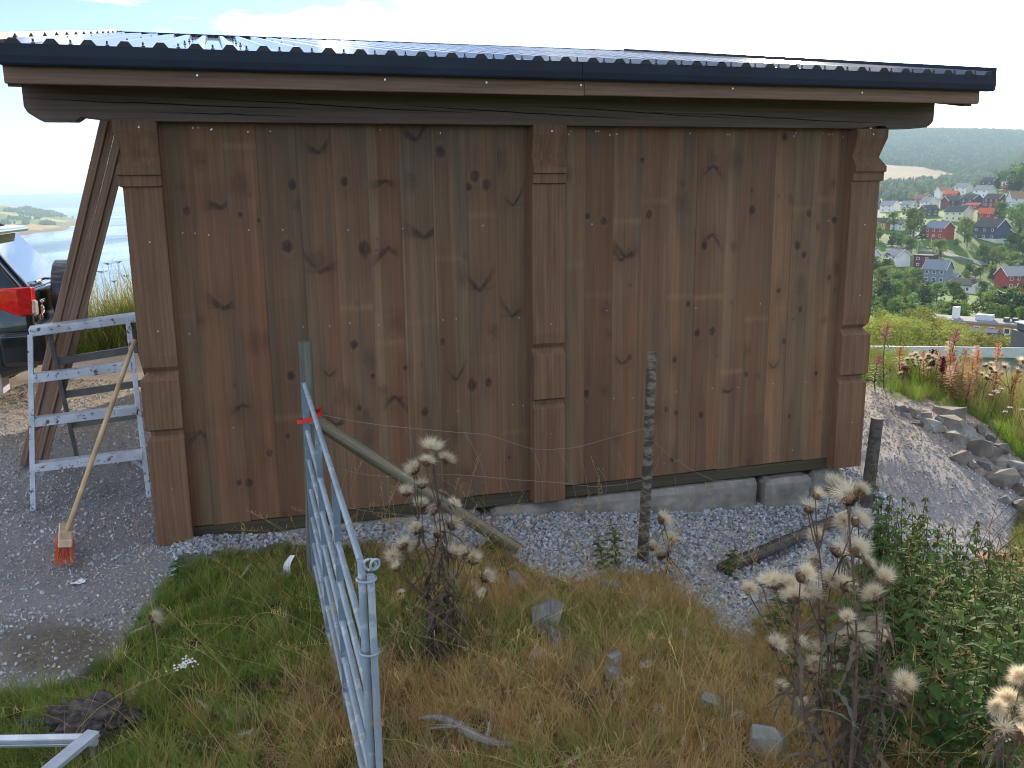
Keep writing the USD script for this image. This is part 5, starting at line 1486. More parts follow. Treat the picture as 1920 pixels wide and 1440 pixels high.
for k, (px, py) in enumerate([(1146, 1040), (1440, 1190), (1480, 1180), (1375, 1065), (345, 1075), (1132, 1048)]):
    g = hit(px, py + 20)
    dup('nettle_1', 'weed', ['leafy green weed in the gravel left of the bark post', 'green weed at the lower edge of the gravel', 'green weed between the gravel and the large thistle', 'small weed at the near end of the fallen log', 'small green weed at the gravel edge by the shed corner', 'lower shoot of the weed left of the bark post'][k], 'weed', g - [0, 0, .02], k, None, (.75, .75, [.3, .3, .3, .2, .16, .22][k]))

bc = hit(1905, 1110); rb = np.random.default_rng(44)
T = Thing('dead_brush', 'tangle of dead brown twigs at the right edge below the gravel mound', 'brush', bc); mb = MB()
for k in range(150):
    p = bc + np.array([rb.normal(0, .2), rb.normal(.05, .22), .02]); d = np.array([rb.normal(0, .5), rb.normal(0, .4), abs(rb.normal(.5, .3))]); L = rb.uniform(.2, .55)
    mb.tube([p, p + d * L * .5 + rb.normal(0, .03, 3), p + d * L + rb.normal(0, .06, 3) - [0, 0, .06]], [.003, .002, .001], 4, False)
tag(T.part('twigs', mb.mesh(), TSTEM), None, None, None, 'stuff')

# --- fireweed and other tall plants on the right bank and left edge
FWM = leafmat('fireweed_red_leaf', (.36, .19, .1), rnd=.25, hue=.02, trans=.45); FWG = leafmat('fireweed_green_leaf', (.14, .2, .04), rnd=.2, trans=.45); FWP = leafmat('fireweed_pink', (.3, .16, .15), trans=.4); FWS = leafmat('fireweed_seed', (.5, .36, .28), trans=.4)
frng = np.random.default_rng(81)
for kind in range(3):
    c = proto(f'fireweed_{kind}')
    t = np.linspace(0, 1, 8); st = np.stack([.04 * np.sin(t * 2 + kind), .03 * np.sin(t * 3), t], 1)
    class_obj(c, 'stem', tube(st, np.linspace(.007, .003, 8), 5), FWM if kind != 1 else FWG)
    mb, m2 = MB(), MB()
    for k in range(60):
        f = .15 + .6 * k / 60; a = k * 2.4; p = np.array([np.interp(f, t, st[:, q]) for q in range(3)])
        mb.add(*nettle_leaf(p, [math.cos(a), math.sin(a), frng.uniform(.1, .7)], .11 * frng.uniform(.7, 1.2), .011, 1.))
    tag(class_obj(c, 'foliage', mb.mesh(), FWM if kind != 1 else FWG), None, None, None, 'stuff')
    for k in range(70):
        f = .74 + .26 * k / 70; a = k * 2.4; p = np.array([np.interp(f, t, st[:, q]) for q in range(3)]); L = .045 * (1.25 - (f - .74) * 3) * frng.uniform(.4, 1.5)
        e = p + np.array([math.cos(a), math.sin(a), .9 + .5 * math.sin(k * 1.7)]) * L
        m2.add(np.array([p, p + [0, 0, .006], e + [0, 0, .012], e - [0, 0, .004]]), np.array([[0, 1, 2, 3]]))
        if (kind == 1 and k % 2) or k % 5 == 0:
            s_ = np.array([-math.sin(a), math.cos(a), 0]) * .007
            m2.add(np.array([e - s_, e + [0, 0, .009], e + s_, e - [0, 0, .009]]), np.array([[0, 1, 2, 3]]))
    class_obj(c, 'flower_spike', m2.mesh(), [FWM, FWP, FWS][kind])
FW = [(1666, 602, 9.2, 1), (1653, 660, 9.0, 1), (1797, 612, 10, 1), (1788, 640, 10, 2), (1806, 650, 9.6, 0), (1776, 655, 9.8, 0), (1765, 662, 9.9, 2), (1818, 668, 9.5, 0), (1796, 672, 9.4, 2), (1752, 656, 10.2, 0), (1780, 636, 10.3, 2), (1842, 652, 10, 0), (1829, 644, 10.3, 2), (1694, 672, 9.9, 0), (1812, 690, 9.0, 0), (1785, 695, 9.2, 2), (1880, 640, 10, 0), (1738, 662, 10, 0), (1865, 676, 9.5, 2), (1905, 690, 9.2, 0)]
for k, (px, py, dy, kd) in enumerate(FW):
    tp = at(px, py, dy); g = h1(tp[0], tp[1])
    lab = {0: 'tall pink topped fireweed beside the right edge of the shed', 1: 'lower green fireweed next to the shed edge', 2: 'fireweed still in pink flower before the grey roof'}.get(k, 'fireweed turned orange red on the bank before the grey roof' if kd == 0 else 'fireweed gone to pale seed on the bank before the grey roof')
    dup(f'fireweed_{kd}', 'fireweed', lab, 'plant', (tp[0], tp[1], g - .03), frng.uniform(0, 6), None if k < 3 else ('red fireweed on the bank' if kd == 0 else 'seeding fireweed on the bank'), (1., 1., max(.4, tp[2] - g)))
c = proto('bank_thistle')
mb, mh, ml = MB(), MB(), MB()
for k in range(9):
    e = np.array([frng.normal(0, .16), frng.normal(0, .16), frng.uniform(.55, 1.)]); b = np.array([0, 0, .35 + .2 * frng.random()])
    mb.tube([b, (b + e) / 2 + [0, 0, -.02], e], .004, 4); d_, b2 = seed_head(e, [frng.normal(0, .3), frng.normal(0, .3), 1], .085, frng, 170); mh.add(*d_); ml.add(*b2)
mb.tube([(0, 0, 0), (.01, 0, .4), (0, 0, .7)], .006, 5)
class_obj(c, 'stem', mb.mesh(), TSTEM); tag(class_obj(c, 'seed_head', mh.mesh(), PAP), None, None, None, 'stuff'); tag(class_obj(c, 'bracts', ml.mesh(), BRACT), None, None, None, 'stuff')
BT = [(1728, 658, 9.6, 'pale seeding thistle before the gable of the grey neighbouring house'), (1708, 690, 9.2, 'short seeding thistle left of the pale one by the grey gable'), (1848, 688, 9.4, 'seeding thistle before the dark window of the grey house'), (1868, 678, 9.7, 'seeding thistle right of the dark window, left of the last one'), (1902, 668, 9.3, 'seeding thistle nearest the right edge of the picture'), (1742, 672, 9.8, 'seeding thistle amid red dock stems on the bank')]
for (px, py, dy, lab) in BT:
    tp = at(px, py, dy); g = h1(tp[0], tp[1]); dup('bank_thistle', 'thistle', lab, 'thistle', (tp[0], tp[1], g - .02), frng.uniform(0, 6), None, max(.4, tp[2] - g))
DOCK = leafmat('red_dock', (.16, .03, .025), trans=.2)
for (px, py, dy, lab) in ((1749, 655, 10.1, 'dark red dock spike right of the pale thistle'), (1696, 680, 10., 'dark red dock spike left of the grey gable'), (1770, 668, 9.9, 'dark red dock spike among the fireweed')):
    tp = at(px, py, dy); g = h1(tp[0], tp[1]); hgt = tp[2] - g
    T = Thing('dock', lab, 'plant', (tp[0], tp[1], g)); b = np.array([tp[0], tp[1], g])
    T.part('stem', tube([b, tp], [.008, .004], 5), DOCK)
    mb = MB()
    for k in range(90):
        f = .5 + .5 * k / 90; p = b + (tp - b) * f; m = trimesh.creation.icosphere(0, .018 * (1.25 - f * .8)); m.apply_translation(p + np.append(frng.normal(0, .018, 2), 0)); mb.tm(m)
    tag(T.part('seed_spike', mb.mesh(), DOCK), None, None, None, 'stuff')
UMB = leafmat('dry_umbel', (.2, .15, .1), trans=.1)
for k, (px, py, dy) in enumerate([(173, 486, 13.6), (203, 497, 13.8), (221, 494, 13.9), (236, 520, 13.5), (190, 512, 13.4), (214, 530, 13.4), (160, 520, 13.6)]):
    tp = at(px, py, dy); g = h1(tp[0], tp[1])
    T = Thing('hogweed', 'dry flat topped hogweed standing out of the far grass against the fjord', 'plant', (tp[0], tp[1], g), 'dry hogweeds at the yard edge'); b = np.array([tp[0], tp[1], g])
    T.part('stem', tube([b, (b + tp) / 2 + [.03, 0, 0], tp], [.005, .004, .0025], 5), UMB)
    mb = MB()
    for q in range(14):
        e = tp + np.array([frng.normal(0, .035), frng.normal(0, .035), .025]); mb.tube([tp, e], .0018, 3); m = trimesh.creation.icosphere(0, .011); m.vertices *= [1, 1, .5]; m.apply_translation(e); mb.tm(m)
    T.part('umbel', mb.mesh(), UMB)
# ------------------------------------------------------------------ the neighbouring roof, the town on the far slope, trees, forest
WHITEP = mat('white_house_paint', (.72, .72, .7), .7, .06)
CREAM = mat('cream_house_paint', (.66, .62, .48), .7, .06)
REDP = mat('red_house_paint', (.27, .035, .03), .75, .15)
MAROON = mat('maroon_house_paint', (.1, .025, .035), .75, .15)
DARKP = mat('dark_grey_house_paint', (.05, .052, .058), .75, .15)
NAVYP = mat('navy_house_paint', (.035, .045, .085), .75, .15)
SLATEP = mat('blue_grey_house_paint', (.15, .18, .24), .75, .1)
GREYP = mat('light_grey_house_paint', (.42, .45, .5), .75, .08)
ORANGE = mat('ochre_house_paint', (.55, .26, .07), .75, .12)
BROWNP = mat('brown_house_paint', (.2, .1, .065), .75, .12)
R_GREY = mat('grey_roof_tiles', (.2, .21, .23), .9, .15, spec=.15); R_DARK = mat('dark_roof_tiles', (.05, .05, .055), .9, .2, spec=.15); R_RED = mat('red_roof_tiles', (.4, .09, .055), .9, .2, spec=.15); R_BROWN = mat('brown_roof_tiles', (.2, .12, .085), .9, .2, spec=.15); R_BLUE = mat('blue_grey_roof_tiles', (.14, .17, .22), .9, .2, spec=.15)
PANE = mat('dark_window_pane', (.05, .06, .07), .08, .1)
FRAME = mat('white_window_frame', (.75, .75, .74), .6, .04)
FOUND = mat('pale_foundation', (.5, .5, .48), .85, .1)
BRICKC = mat('chimney_masonry', (.22, .18, .16), .85, .2)


def house(px, py, wpx, hpx, wall, roof, yaw, label, cat='house', storeys=2, ridge='front', r=None, deep=.8, roof_f=.36, found=False, chim=True, flat=False, gable_w=True, win=3):
    """A house whose foot is seen at (px, py), wpx and hpx big in the picture; yaw turns its long side from facing the viewer."""
    p = hit(px, py) if r is None else at(px, py, r)
    d = math.hypot(p[0], p[1]); k = d / F_PX
    az = math.atan2(p[0], p[1])
    w = wpx * k / (abs(math.cos(yaw)) + deep * abs(math.sin(yaw))); dp = w * deep; hh = hpx * k
    g = min(h1(p[0] + a, p[1] + b) for a in (-w / 2, w / 2) for b in (-2, 3))
    o = thing('flat_house' if flat else 'house', label, cat, (p[0], p[1], p[2]), -az + yaw)
    wh = hh * (1 - roof_f) if not flat else hh * .93
    # front wall along local x at y = -dp/2
    mb = MB().box((-w / 2, -dp / 2, min(g - p[2], 0) - 2.5), (w / 2, dp / 2, wh))
    if not flat:
        mb.tm(hull([(s * w / 2, t * dp / 2, wh - .02) for s in (-1, 1) for t in (-1, 1)] + [(s * w / 2, 0, hh - .15) for s in (-1, 1)]))
    obj('wall', mb.mesh(), wall, o)
    if found:
        obj('foundation', rbox((-w / 2 - .05, -dp / 2 - .05, -3), (w / 2 + .05, dp / 2 + .05, hh * .09)), FOUND, o)
    e = .45
    if flat:
        rf = obj('roof', rbox((-w / 2 - .4, -dp / 2 - .4, wh), (w / 2 + .4, dp / 2 + .4, hh)), roof, o)
    else:
        sl = (hh - wh) / (dp / 2); mb = MB()
        for t in (-1, 1):
            mb.tm(hull([(s * (w / 2 + e), t * (dp / 2 + e), wh - sl * e + z) for s in (-1, 1) for z in (0, .22)] + [(s * (w / 2 + e), t * .0, hh + z) for s in (-1, 1) for z in (0, .22)]))
        rf = obj('roof', mb.mesh(), roof, o)
        for s in (-1, 1):
            for t in (-1, 1):
                obj('barge_board', hull([(s * (w / 2 + e + .02) + a, t * y_, z_ + dz) for a in (0, .06 * s) for (y_, z_) in ((dp / 2 + e, wh - sl * e), (0.02, hh)) for dz in (-.12, .26)]), FRAME, o)
        if chim:
            obj('chimney', rbox((w * .1, -.45, hh - .6), (w * .1 + .8, .45, hh + 1.0)), BRICKC, rf)
    sh = wh / storeys
    for st_ in range(storeys):
        zc = sh * (st_ + .56)
        for q in range(win):
            xc = -w / 2 + w * (q + .5) / win
            ww, wz = min(1.3, w / win * .45), min(1.35, sh * .5)
            f = obj('window', rbox((xc - ww / 2, -dp / 2 - .06, zc - wz / 2), (xc + ww / 2, -dp / 2 - .003, zc + wz / 2)), FRAME, o)
            obj('pane', rbox((xc - ww / 2 + .16, -dp / 2 - .08, zc - wz / 2 + .16), (xc + ww / 2 - .16, -dp / 2 - .055, zc + wz / 2 - .16)), PANE, f)
        if gable_w:
            for s in (-1, 1):
                if s * yaw > 0:
                    continue
                for q in range(2):
                    yc = -dp / 2 + dp * (q + .5) / 2; ww, wz = 1.2, min(1.3, sh * .5)
                    f = obj('window', rbox((-s * (w / 2 + .003), yc - ww / 2, zc - wz / 2), (-s * (w / 2 + .06), yc + ww / 2, zc + wz / 2)), FRAME, o)
                    obj('pane', rbox((-s * (w / 2 + .055), yc - ww / 2 + .16, zc - wz / 2 + .16), (-s * (w / 2 + .08), yc + ww / 2 - .16, zc + wz / 2 - .16)), PANE, f)
    return o, p, w, dp, wh, hh


Y = .62
HOUSES = [
    (1760, 447, 46, 28, REDP, R_BLUE, -Y, 'red two storey house with blue grey roof in the middle of the far slope', dict()),
    (1857, 450, 55, 34, NAVYP, R_DARK, -Y, 'large navy house with white windows and pale foundation on the slope', dict(found=True, win=3)),
    (1887, 447, 22, 14, NAVYP, R_DARK, -1.1, 'low navy annex at the right of the large navy house', dict(storeys=1, win=1, chim=False)),
    (1897, 541, 52, 36, REDP, R_GREY, Y, 'red house with grey roof at the right edge, lowest of the red ones', dict(win=3)),
    (1735, 502, 38, 22, MAROON, R_DARK, -.5, 'flat roofed dark red house beside the road', dict(flat=True, win=2)),
    (1757, 530, 46, 38, SLATEP, R_BLUE, -.4, 'blue grey tall house with a terrace on the lower slope', dict(win=3)),
    (1785, 528, 24, 14, SLATEP, R_BLUE, -.4, 'low garage adjoining the blue grey tall house', dict(storeys=1, win=1, chim=False)),
    (1681, 496, 42, 26, WHITEP, R_GREY, -.9, 'white house with grey roof half hidden by trees on the lower slope', dict(win=2)),
    (1815, 548, 66, 22, WHITEP, R_DARK, -.75, 'low white gabled house under a broad black roof', dict(storeys=1, win=3)),
    (1797, 414, 44, 24, CREAM, R_DARK, -Y, 'cream house with dark roof above the red two storey house', dict(win=3)),
    (1850, 416, 28, 22, REDP, R_RED, -.4, 'small red house with bright red roof', dict(win=2)),
    (1651, 429, 36, 18, ORANGE, R_DARK, -.5, 'orange house with dark roof next to the shed edge', dict(storeys=1, win=3)),
    (1684, 431, 26, 18, WHITEP, R_GREY, -.3, 'white house between trees right of the orange house', dict(win=2)),
    (1741, 405, 30, 18, DARKP, R_DARK, Y, 'dark house with low roof below the white gable', dict(win=2)),
    (1668, 397, 32, 18, WHITEP, R_GREY, -Y, 'white house with grey roof, second from the shed edge in the upper row', dict(win=2)),
    (1703, 395, 26, 16, WHITEP, R_GREY, -Y, 'white house with shallow grey roof in the middle of the upper row', dict(win=2)),
    (1641, 392, 18, 16, DARKP, R_DARK, -.5, 'dark house touching the shed edge in the upper row', dict(win=1)),
    (1729, 385, 28, 18, BROWNP, R_BROWN, -Y, 'brown house with brown roof behind the white gable', dict(win=2)),
    (1742, 392, 30, 20, WHITEP, R_GREY, -.95, 'tall white gable before the brown house', dict(win=2)),
    (1767, 371, 26, 18, WHITEP, R_BROWN, Y, 'white house under brown roof at the upper left of the slope', dict(win=2)),
    (1783, 374, 26, 14, REDP, R_RED, -.4, 'red house tucked behind the white one with brown roof', dict(win=2)),
    (1806, 364, 28, 18, WHITEP, R_GREY, -Y, 'pale house with grey green roof near the top of the slope', dict(win=2)),
    (1785, 390, 36, 19, MAROON, R_DARK, Y, 'dusky purple house left of the navy gable', dict(win=2)),
    (1821, 388, 34, 20, NAVYP, R_DARK, -.8, 'navy gabled house in the upper middle of the slope', dict(win=2)),
    (1825, 391, 24, 9, REDP, R_RED, -.4, 'low red annex before the navy gabled house', dict(storeys=1, win=2, chim=False)),
    (1845, 370, 34, 19, WHITEP, R_GREY, -Y, 'white house with grey roof below the dark one at the crest', dict(win=2)),
    (1855, 353, 28, 17, DARKP, R_DARK, -Y, 'dark house with white trim near the crest', dict(win=2)),
    (1865, 388, 34, 21, MAROON, R_DARK, -.6, 'maroon house with white corner boards on the right of the upper row', dict(win=3)),
    (1888, 388, 18, 10, MAROON, R_DARK, .4, 'small maroon shed right of the maroon house', dict(storeys=1, win=1, chim=False)),
    (1907, 390, 34, 26, GREYP, R_BROWN, .4, 'light grey house with brown roof at the right edge', dict(win=2)),
    (1893, 355, 20, 12, REDP, R_GREY, .4, 'red house just below the crest', dict(win=1)),
    (1896, 344, 30, 14, WHITEP, R_GREY, -.5, 'white house above the red one at the crest', dict(win=2)),
    (1908, 333, 26, 12, GREYP, R_GREY, -.5, 'topmost grey roofed house on the crest', dict(win=2)),
    (1637, 492, 22, 22, WHITEP, R_GREY, -1., 'white gable peeping out past the shed edge', dict(win=1)),
]
hp = []
for (px, py, w, hh, wall, roof, yaw, lab, kw) in HOUSES:
    res = house(px, py, w, hh, wall, roof, yaw, lab, **kw); hp.append((px, py, w, hh))
# long ochre building and hut near by, then the neighbouring roof
o, p, w, dp, wh, hh = house(1835, 650, 165, 46, ORANGE, R_GREY, -.2, 'long ochre building with flat grey roof beyond the neighbouring house', 'building', 2, flat=True, r=150, deep=.35, win=7)
for k, xx in enumerate((-.28, -.05, .22, .3)):
    obj('roof_vent', rbox((w * xx, -.8, hh), (w * xx + [.9, 2.6, .7, .7][k], .8, hh + [1.9, .9, .6, .6][k])), [WHITEP, GREYP, DARKP, DARKP][k], o)
obj('lean_to', hull([(-w * .5, -dp / 2 - 3.5, hh * .5), (w * .22, -dp / 2 - 3.5, hh * .5), (-w * .5, -dp / 2 - .42, hh * .8), (w * .22, -dp / 2 - .42, hh * .8), (-w * .5, -dp / 2 - .42, hh * .45), (w * .22, -dp / 2 - .42, hh * .45)]), R_GREY, o)
house(1739, 622, 44, 18, GREYP, WHITEP, .2, 'white roofed block at the left of the ochre building', 'building', 1, flat=True, r=165, win=2)
house(1852, 652, 34, 22, DARKP, R_DARK, -.1, 'dark pyramid roofed hut before the ochre building', 'hut', 1, r=95, deep=1., roof_f=.7, chim=False, win=1, gable_w=False)
ZROOF = mat('pale_metal_roof_edge', (.5, .53, .57), .35, .08, metal=.3); NWALL = mat('pale_grey_cladding', (.4, .42, .44), .7, .06); NROOF = mat('grey_felt_roof', (.3, .31, .33), .85, .12); NBLUE = mat('blue_grey_cladding', (.22, .26, .33), .7, .06)
na, nb = at(1655, 652, 27.0), at(2350, 645, 25.5)
NH = Thing('neighbouring_house', 'low house with grey flat roof and black chimney just below the plot', 'house', (na + nb) / 2 - [0, 0, 3.2])
nd = (nb - na); nd[2] = 0; nL = np.linalg.norm(nd); nd /= nL; nn = np.array([-nd[1], nd[0], 0])


def nbx(s0, s1, d0, d1, z0, z1, ch=0.):
    m = rbox((s0, d0, z0), (s1, d1, z1), ch); v = np.array(m.vertices)
    m.vertices = np.array([na[0], na[1], 0]) + v[:, :1] * nd + v[:, 1:2] * nn + np.array([0, 0, 1.]) * v[:, 2:]
    return m


rz = na[2]
rf_ = nbx(.0, nL, 0, 8.6, rz - .2, rz + .03); rf_.vertices[:, 2] -= .158 * np.maximum((rf_.vertices - na) @ nn, 0); NH.part('roof', rf_, NROOF)
NH.part('roof_edge', nbx(-.04, nL + .05, -.06, .0, rz - .25, rz + .06, .01), ZROOF)
NH.part('wall', nbx(2.6, nL, .9, 1.2, rz - 3.4, rz - .35), NWALL)
for s0, s1, z0 in ((5.9, 7.6, -.8), (10.6, 12., -1.1)):
    w_ = NH.part('window', nbx(s0, s1, .85, .897, rz + z0 - .7, rz - .55), DARKP); NH.part('pane', nbx(s0 + .06, s1 - .06, .835, .848, rz + z0 - .64, rz - .61), PANE, w_)
NH.part('wing_wall', nbx(-6, 2.58, 1.6, 1.9, rz - 3.6, rz - .27), NBLUE)
rf_ = nbx(-6.2, -.05, .4, 8.4, rz - .05, rz + .0); rf_.vertices[:, 2] -= .158 * np.maximum((rf_.vertices - na) @ nn, 0); NH.part('wing_roof', rf_, NROOF)
for k in range(6):
    NH.part('panel_joint', nbx(-6, 2.58, 1.58, 1.597, rz - .5 - k * .5, rz - .485 - k * .5), mat('dark_joint', (.12, .14, .18), .8) if k == 0 else '/World/Looks/dark_joint')  # dark blue grey strips drawn along the panel joints
gp = np.array([na + nd * .05 - [0, 0, .25], na + nd * 2.4 - [0, 0, 1.5], na + nd * 3.2 - [0, 0, 1.5], na + nd * 1.6 - [0, 0, .25]])
NH.part('wind_brace', hull(np.vstack([gp + nn * .1, gp + nn * .3])), ZROOF)
cm = at(1931, 652, 29.0); ch = Thing('chimney_stack', 'black metal clad chimney on the neighbouring flat roof', 'chimney', cm)
ch.part('stack', rbox(cm + [-.42, -.42, -.2], cm + [.5, .42, .55], .01), mat('black_chimney_cladding', (.025, .03, .035), .45, .2)); ch.part('cap', rbox(cm + [-.3, -.36, .553], cm + [.45, .36, .78], .01), DARKP); ch.part('cap_plate', rbox(cm + [-.36, -.42, .783], cm + [.52, .42, .82], .01), ZROOF)

# --- roads on the slope
ASPH = mat('asphalt', (.16, .16, .165), .9, .15, .5)


def road(name, label, pts, width):
    P = [hit(x, y) for x, y in pts]
    P = np.array(P); s = np.linspace(0, 1, 40); q = np.linspace(0, 1, len(P))
    C = np.stack([np.interp(s, q, P[:, k]) for k in range(2)], 1); t = np.gradient(C, axis=0); t /= np.linalg.norm(t, axis=1, keepdims=True); n = np.stack([-t[:, 1], t[:, 0]], 1)
    L, R2 = C + n * width / 2, C - n * width / 2
    zc = np.maximum(np.maximum(height(L[:, 0], L[:, 1]), height(R2[:, 0], R2[:, 1])), height(C[:, 0], C[:, 1])) + .35
    v = np.vstack([np.column_stack([L, zc]), np.column_stack([R2, zc]), np.column_stack([L, zc - 2]), np.column_stack([R2, zc - 2])]); k = np.arange(39)
    f = np.vstack([np.stack([k, 40 + k, 41 + k, k + 1], 1), np.stack([80 + k, k, k + 1, 81 + k], 1), np.stack([40 + k, 120 + k, 121 + k, 41 + k], 1)])
    tag(obj(name, (v, f), ASPH), label, None, None, 'structure')


road('road', 'grey road running down the slope past the red house', [(1728, 470), (1752, 474), (1790, 482), (1826, 491), (1850, 500)], 7)
road('road', 'narrow lane climbing the slope between gardens', [(1690, 468), (1700, 450), (1722, 436)], 4)
road('road', 'pale road along the foot of the slope', [(1630, 524), (1665, 532), (1710, 537), (1760, 548)], 7)

# --- trees
TR = np.random.default_rng(91)
LEAFS = {'green': leafmat('tree_leaf', (.12, .18, .05), rnd=.35, hue=.025, trans=.45), 'yellow': leafmat('tree_leaf_yellowish', (.24, .26, .065), rnd=.3, hue=.02, trans=.4), 'dark': leafmat('conifer_needle', (.045, .08, .035), rnd=.25, hue=.015, trans=.1)}
BARK = mat('tree_bark', (.09, .075, .06), .9, .3, 4.)


def leaf_cloud(n, lobes, size, rng, up=.3):
    """Leaf clumps spread through lobes (centre, radii); denser towards their skins, with gaps."""
    lob = np.array([l[0] for l in lobes]); rad = np.array([l[1] for l in lobes]); wgt = rad.prod(1); k = rng.choice(len(lobes), n, p=wgt / wgt.sum())
    d = rng.normal(size=(n, 3)); d /= np.linalg.norm(d, axis=1, keepdims=True)
    rr = rng.uniform(.35, 1.08, n) ** .55
    c = lob[k] + d * rr[:, None] * rad[k]
    gap = meshkit.noise(c * 5.5 + 7, 3); c = c[gap > .3]; d = d[gap > .3]; n = len(c)
    nrm = d + rng.normal(0, .7, (n, 3)) + [0, 0, up]; nrm /= np.linalg.norm(nrm, axis=1, keepdims=True)
    a = np.cross(nrm, rng.normal(size=(n, 3))); a /= np.linalg.norm(a, axis=1, keepdims=True); b = np.cross(nrm, a)
    s = size * rng.uniform(.5, 1.25, (n, 1))
    v = np.concatenate([c - a * s, c - b * s * .7, c + a * s, c + b * s * .7 + nrm * s * .3]); q = np.arange(n)
    return v, np.vstack([np.stack([q, n + q, 2 * n + q], 1), np.stack([q, 2 * n + q, 3 * n + q], 1)])


def tree_class(key, lobes, n, size, leaf, trunk=.35, branches=4):
    c = proto(key)
    class_obj(c, 'crown', leaf_cloud(n, lobes, size, TR), leaf)
    mb = MB().tube([(0, 0, -.1), (.01, 0, trunk * .6), (.0, .01, trunk + .25)], [.032, .024, .01], 6)
    for k in range(branches):
        l = lobes[k % len(lobes)][0]; mb.tube([(0, 0, trunk * (.7 + .1 * k)), (l[0] * .5, l[1] * .5, (trunk + l[2]) / 2), tuple(l)], [.014, .009, .003], 4)
    class_obj(c, 'trunk', mb.mesh(), BARK)


def lobes_of(k, rng, z0=.38, wide=.3):
    return [((rng.normal(0, wide * .62), rng.normal(0, wide * .62), rng.uniform(z0, .84)), (rng.uniform(.12, .22),) * 2 + (rng.uniform(.1, .18),)) for _i in range(k)] + [((0, 0, .6), (wide * .8, wide * .8, .28))]


for k in range(3):
    tree_class(f'leafy_{k}', lobes_of(8, TR), 900, .036, LEAFS['green'])
    tree_class(f'near_leafy_{k}', lobes_of(11, TR, .2, .36), 4200, .017, LEAFS['yellow'], .25)
tree_class('slender', [((0, 0, .5), (.1, .1, .47)), ((0, 0, .75), (.06, .06, .25)), ((0.02, 0, .35), (.11, .11, .2))], 700, .026, LEAFS['dark'], .1)
cl = []
for k in range(9):
    z = .12 + .09 * k; cl += [((0, 0, z), (.24 * (1 - z) + .03,) * 2 + (.05,))]
tree_class('spruce', cl + [((0, 0, .93), (.018, .018, .09))], 1100, .03, LEAFS['dark'], .1, 0)


def tree(key, name, px, py, hpx, label, group=None, wide=1., r=None):
    p = hit(px, py) if r is None else at(px, py, r)
    if r is not None:
        p = np.array([p[0], p[1], min(p[2], h1(p[0], p[1]))]) if abs(p[2] - h1(p[0], p[1])) > 1 else p
    d = math.hypot(p[0], p[1]); hm = hpx * d / F_PX
    return dup(key, name, label, 'tree', p - [0, 0, .2], TR.uniform(0, 6), group, (hm * wide, hm * wide, hm))


# trees one can name
tree('spruce', 'spruce', 1657, 572, 62, 'pointed dark spruce beside the shed edge', None, 1.2)
for k, (px, py, hh, lab) in enumerate([(1694, 606, 48, 'slim dark columnar tree rising before the hedge'), (1764, 592, 44, 'slim columnar tree left of the ochre building'), (1803, 598, 46, 'second slim columnar tree above the ochre roof'), (1846, 606, 48, 'slim columnar tree behind the roof vents'), (1890, 610, 58, 'tall slim tree at the right above the ochre building')]):
    tree('slender', 'columnar_tree', px, py, hh, lab, None, 1.2)
for k, (px, py, hh, lab) in enumerate([(1866, 604, 60, 'broad dark spruce right of the slim trees'), (1908, 606, 74, 'tallest dark spruce at the right edge'), (1880, 600, 66, 'dark spruce between two others at the right')]):
    tree('spruce', 'spruce', px, py, hh, lab, None, 1.3)
# yellow green trees just below the plot
NT = [(1640, 655, 70, 62), (1668, 652, 76, 66), (1700, 654, 70, 60), (1735, 652, 92, 70), (1765, 654, 62, 75), (1715, 652, 66, 80), (1798, 656, 66, 70), (1655, 640, 60, 90), (1620, 660, 80, 75), (1775, 640, 54, 100), (1850, 662, 42, 62), (1895, 662, 40, 70), (1822, 660, 36, 66), (1688, 640, 56, 95)]
for k, (px, py, hh, r) in enumerate(NT):
    p = at(px, py - hh, r); g = h1(p[0], p[1]); hm = p[2] - g
    dup(f'near_leafy_{k % 3}', 'leafy_tree', 'yellow green leafy tree in the row just beyond the neighbouring roof', 'tree', (p[0], p[1], g - .1), TR.uniform(0, 6), 'yellow green trees beyond the neighbouring roof', (max(hm * .62, 5),) * 2 + (hm,))
NAMED = [(1763, 494, 46, 'round tree between the red house and the road'), (1808, 454, 46, 'bushy tree left of the large navy house'), (1866, 508, 44, 'pale leafy tree on the grass right of the road'), (1871, 420, 40, 'round tree right of the bright red roof'), (1712, 446, 58, 'tall pale tree right of the white houses'), (1700, 470, 30, 'round tree above the pale road'),
         (1676, 432, 36, 'dark tree before the white house by the shed edge'), (1905, 425, 44, 'large tree at the right edge above the navy house'), (1668, 516, 34, 'leafy tree before the white house on the lower slope'), (1708, 480, 34, 'wide tree left of the flat dark red house'), (1893, 322, 26, 'tree on the crest left of the topmost house'), (1915, 318, 34, 'dark tree on the crest at the right edge')]
for k, (px, py, hh, lab) in enumerate(NAMED):
    tree(f'leafy_{k % 3}', 'leafy_tree', px, py, hh, lab, None, .95)
for k, (px, py, r) in enumerate([(1843, 338, 860), (1858, 330, 860), (1873, 322, 800), (1886, 314, 800), (1905, 300, 760), (1917, 296, 760), (1928, 290, 740), (1829, 344, 900), (1896, 311, 840)]):
    p = at(px, py, r * .9); g = h1(p[0], p[1]); hm = float(np.clip(p[2] - g, 5, 22))
    dup('spruce' if k % 3 else 'leafy_1', 'crest_tree', 'dark tree in the row along the crest above the houses', 'tree', (p[0], p[1], g - .2), TR.uniform(0, 6), 'trees along the crest', (hm * 1.15, hm * 1.15, hm))
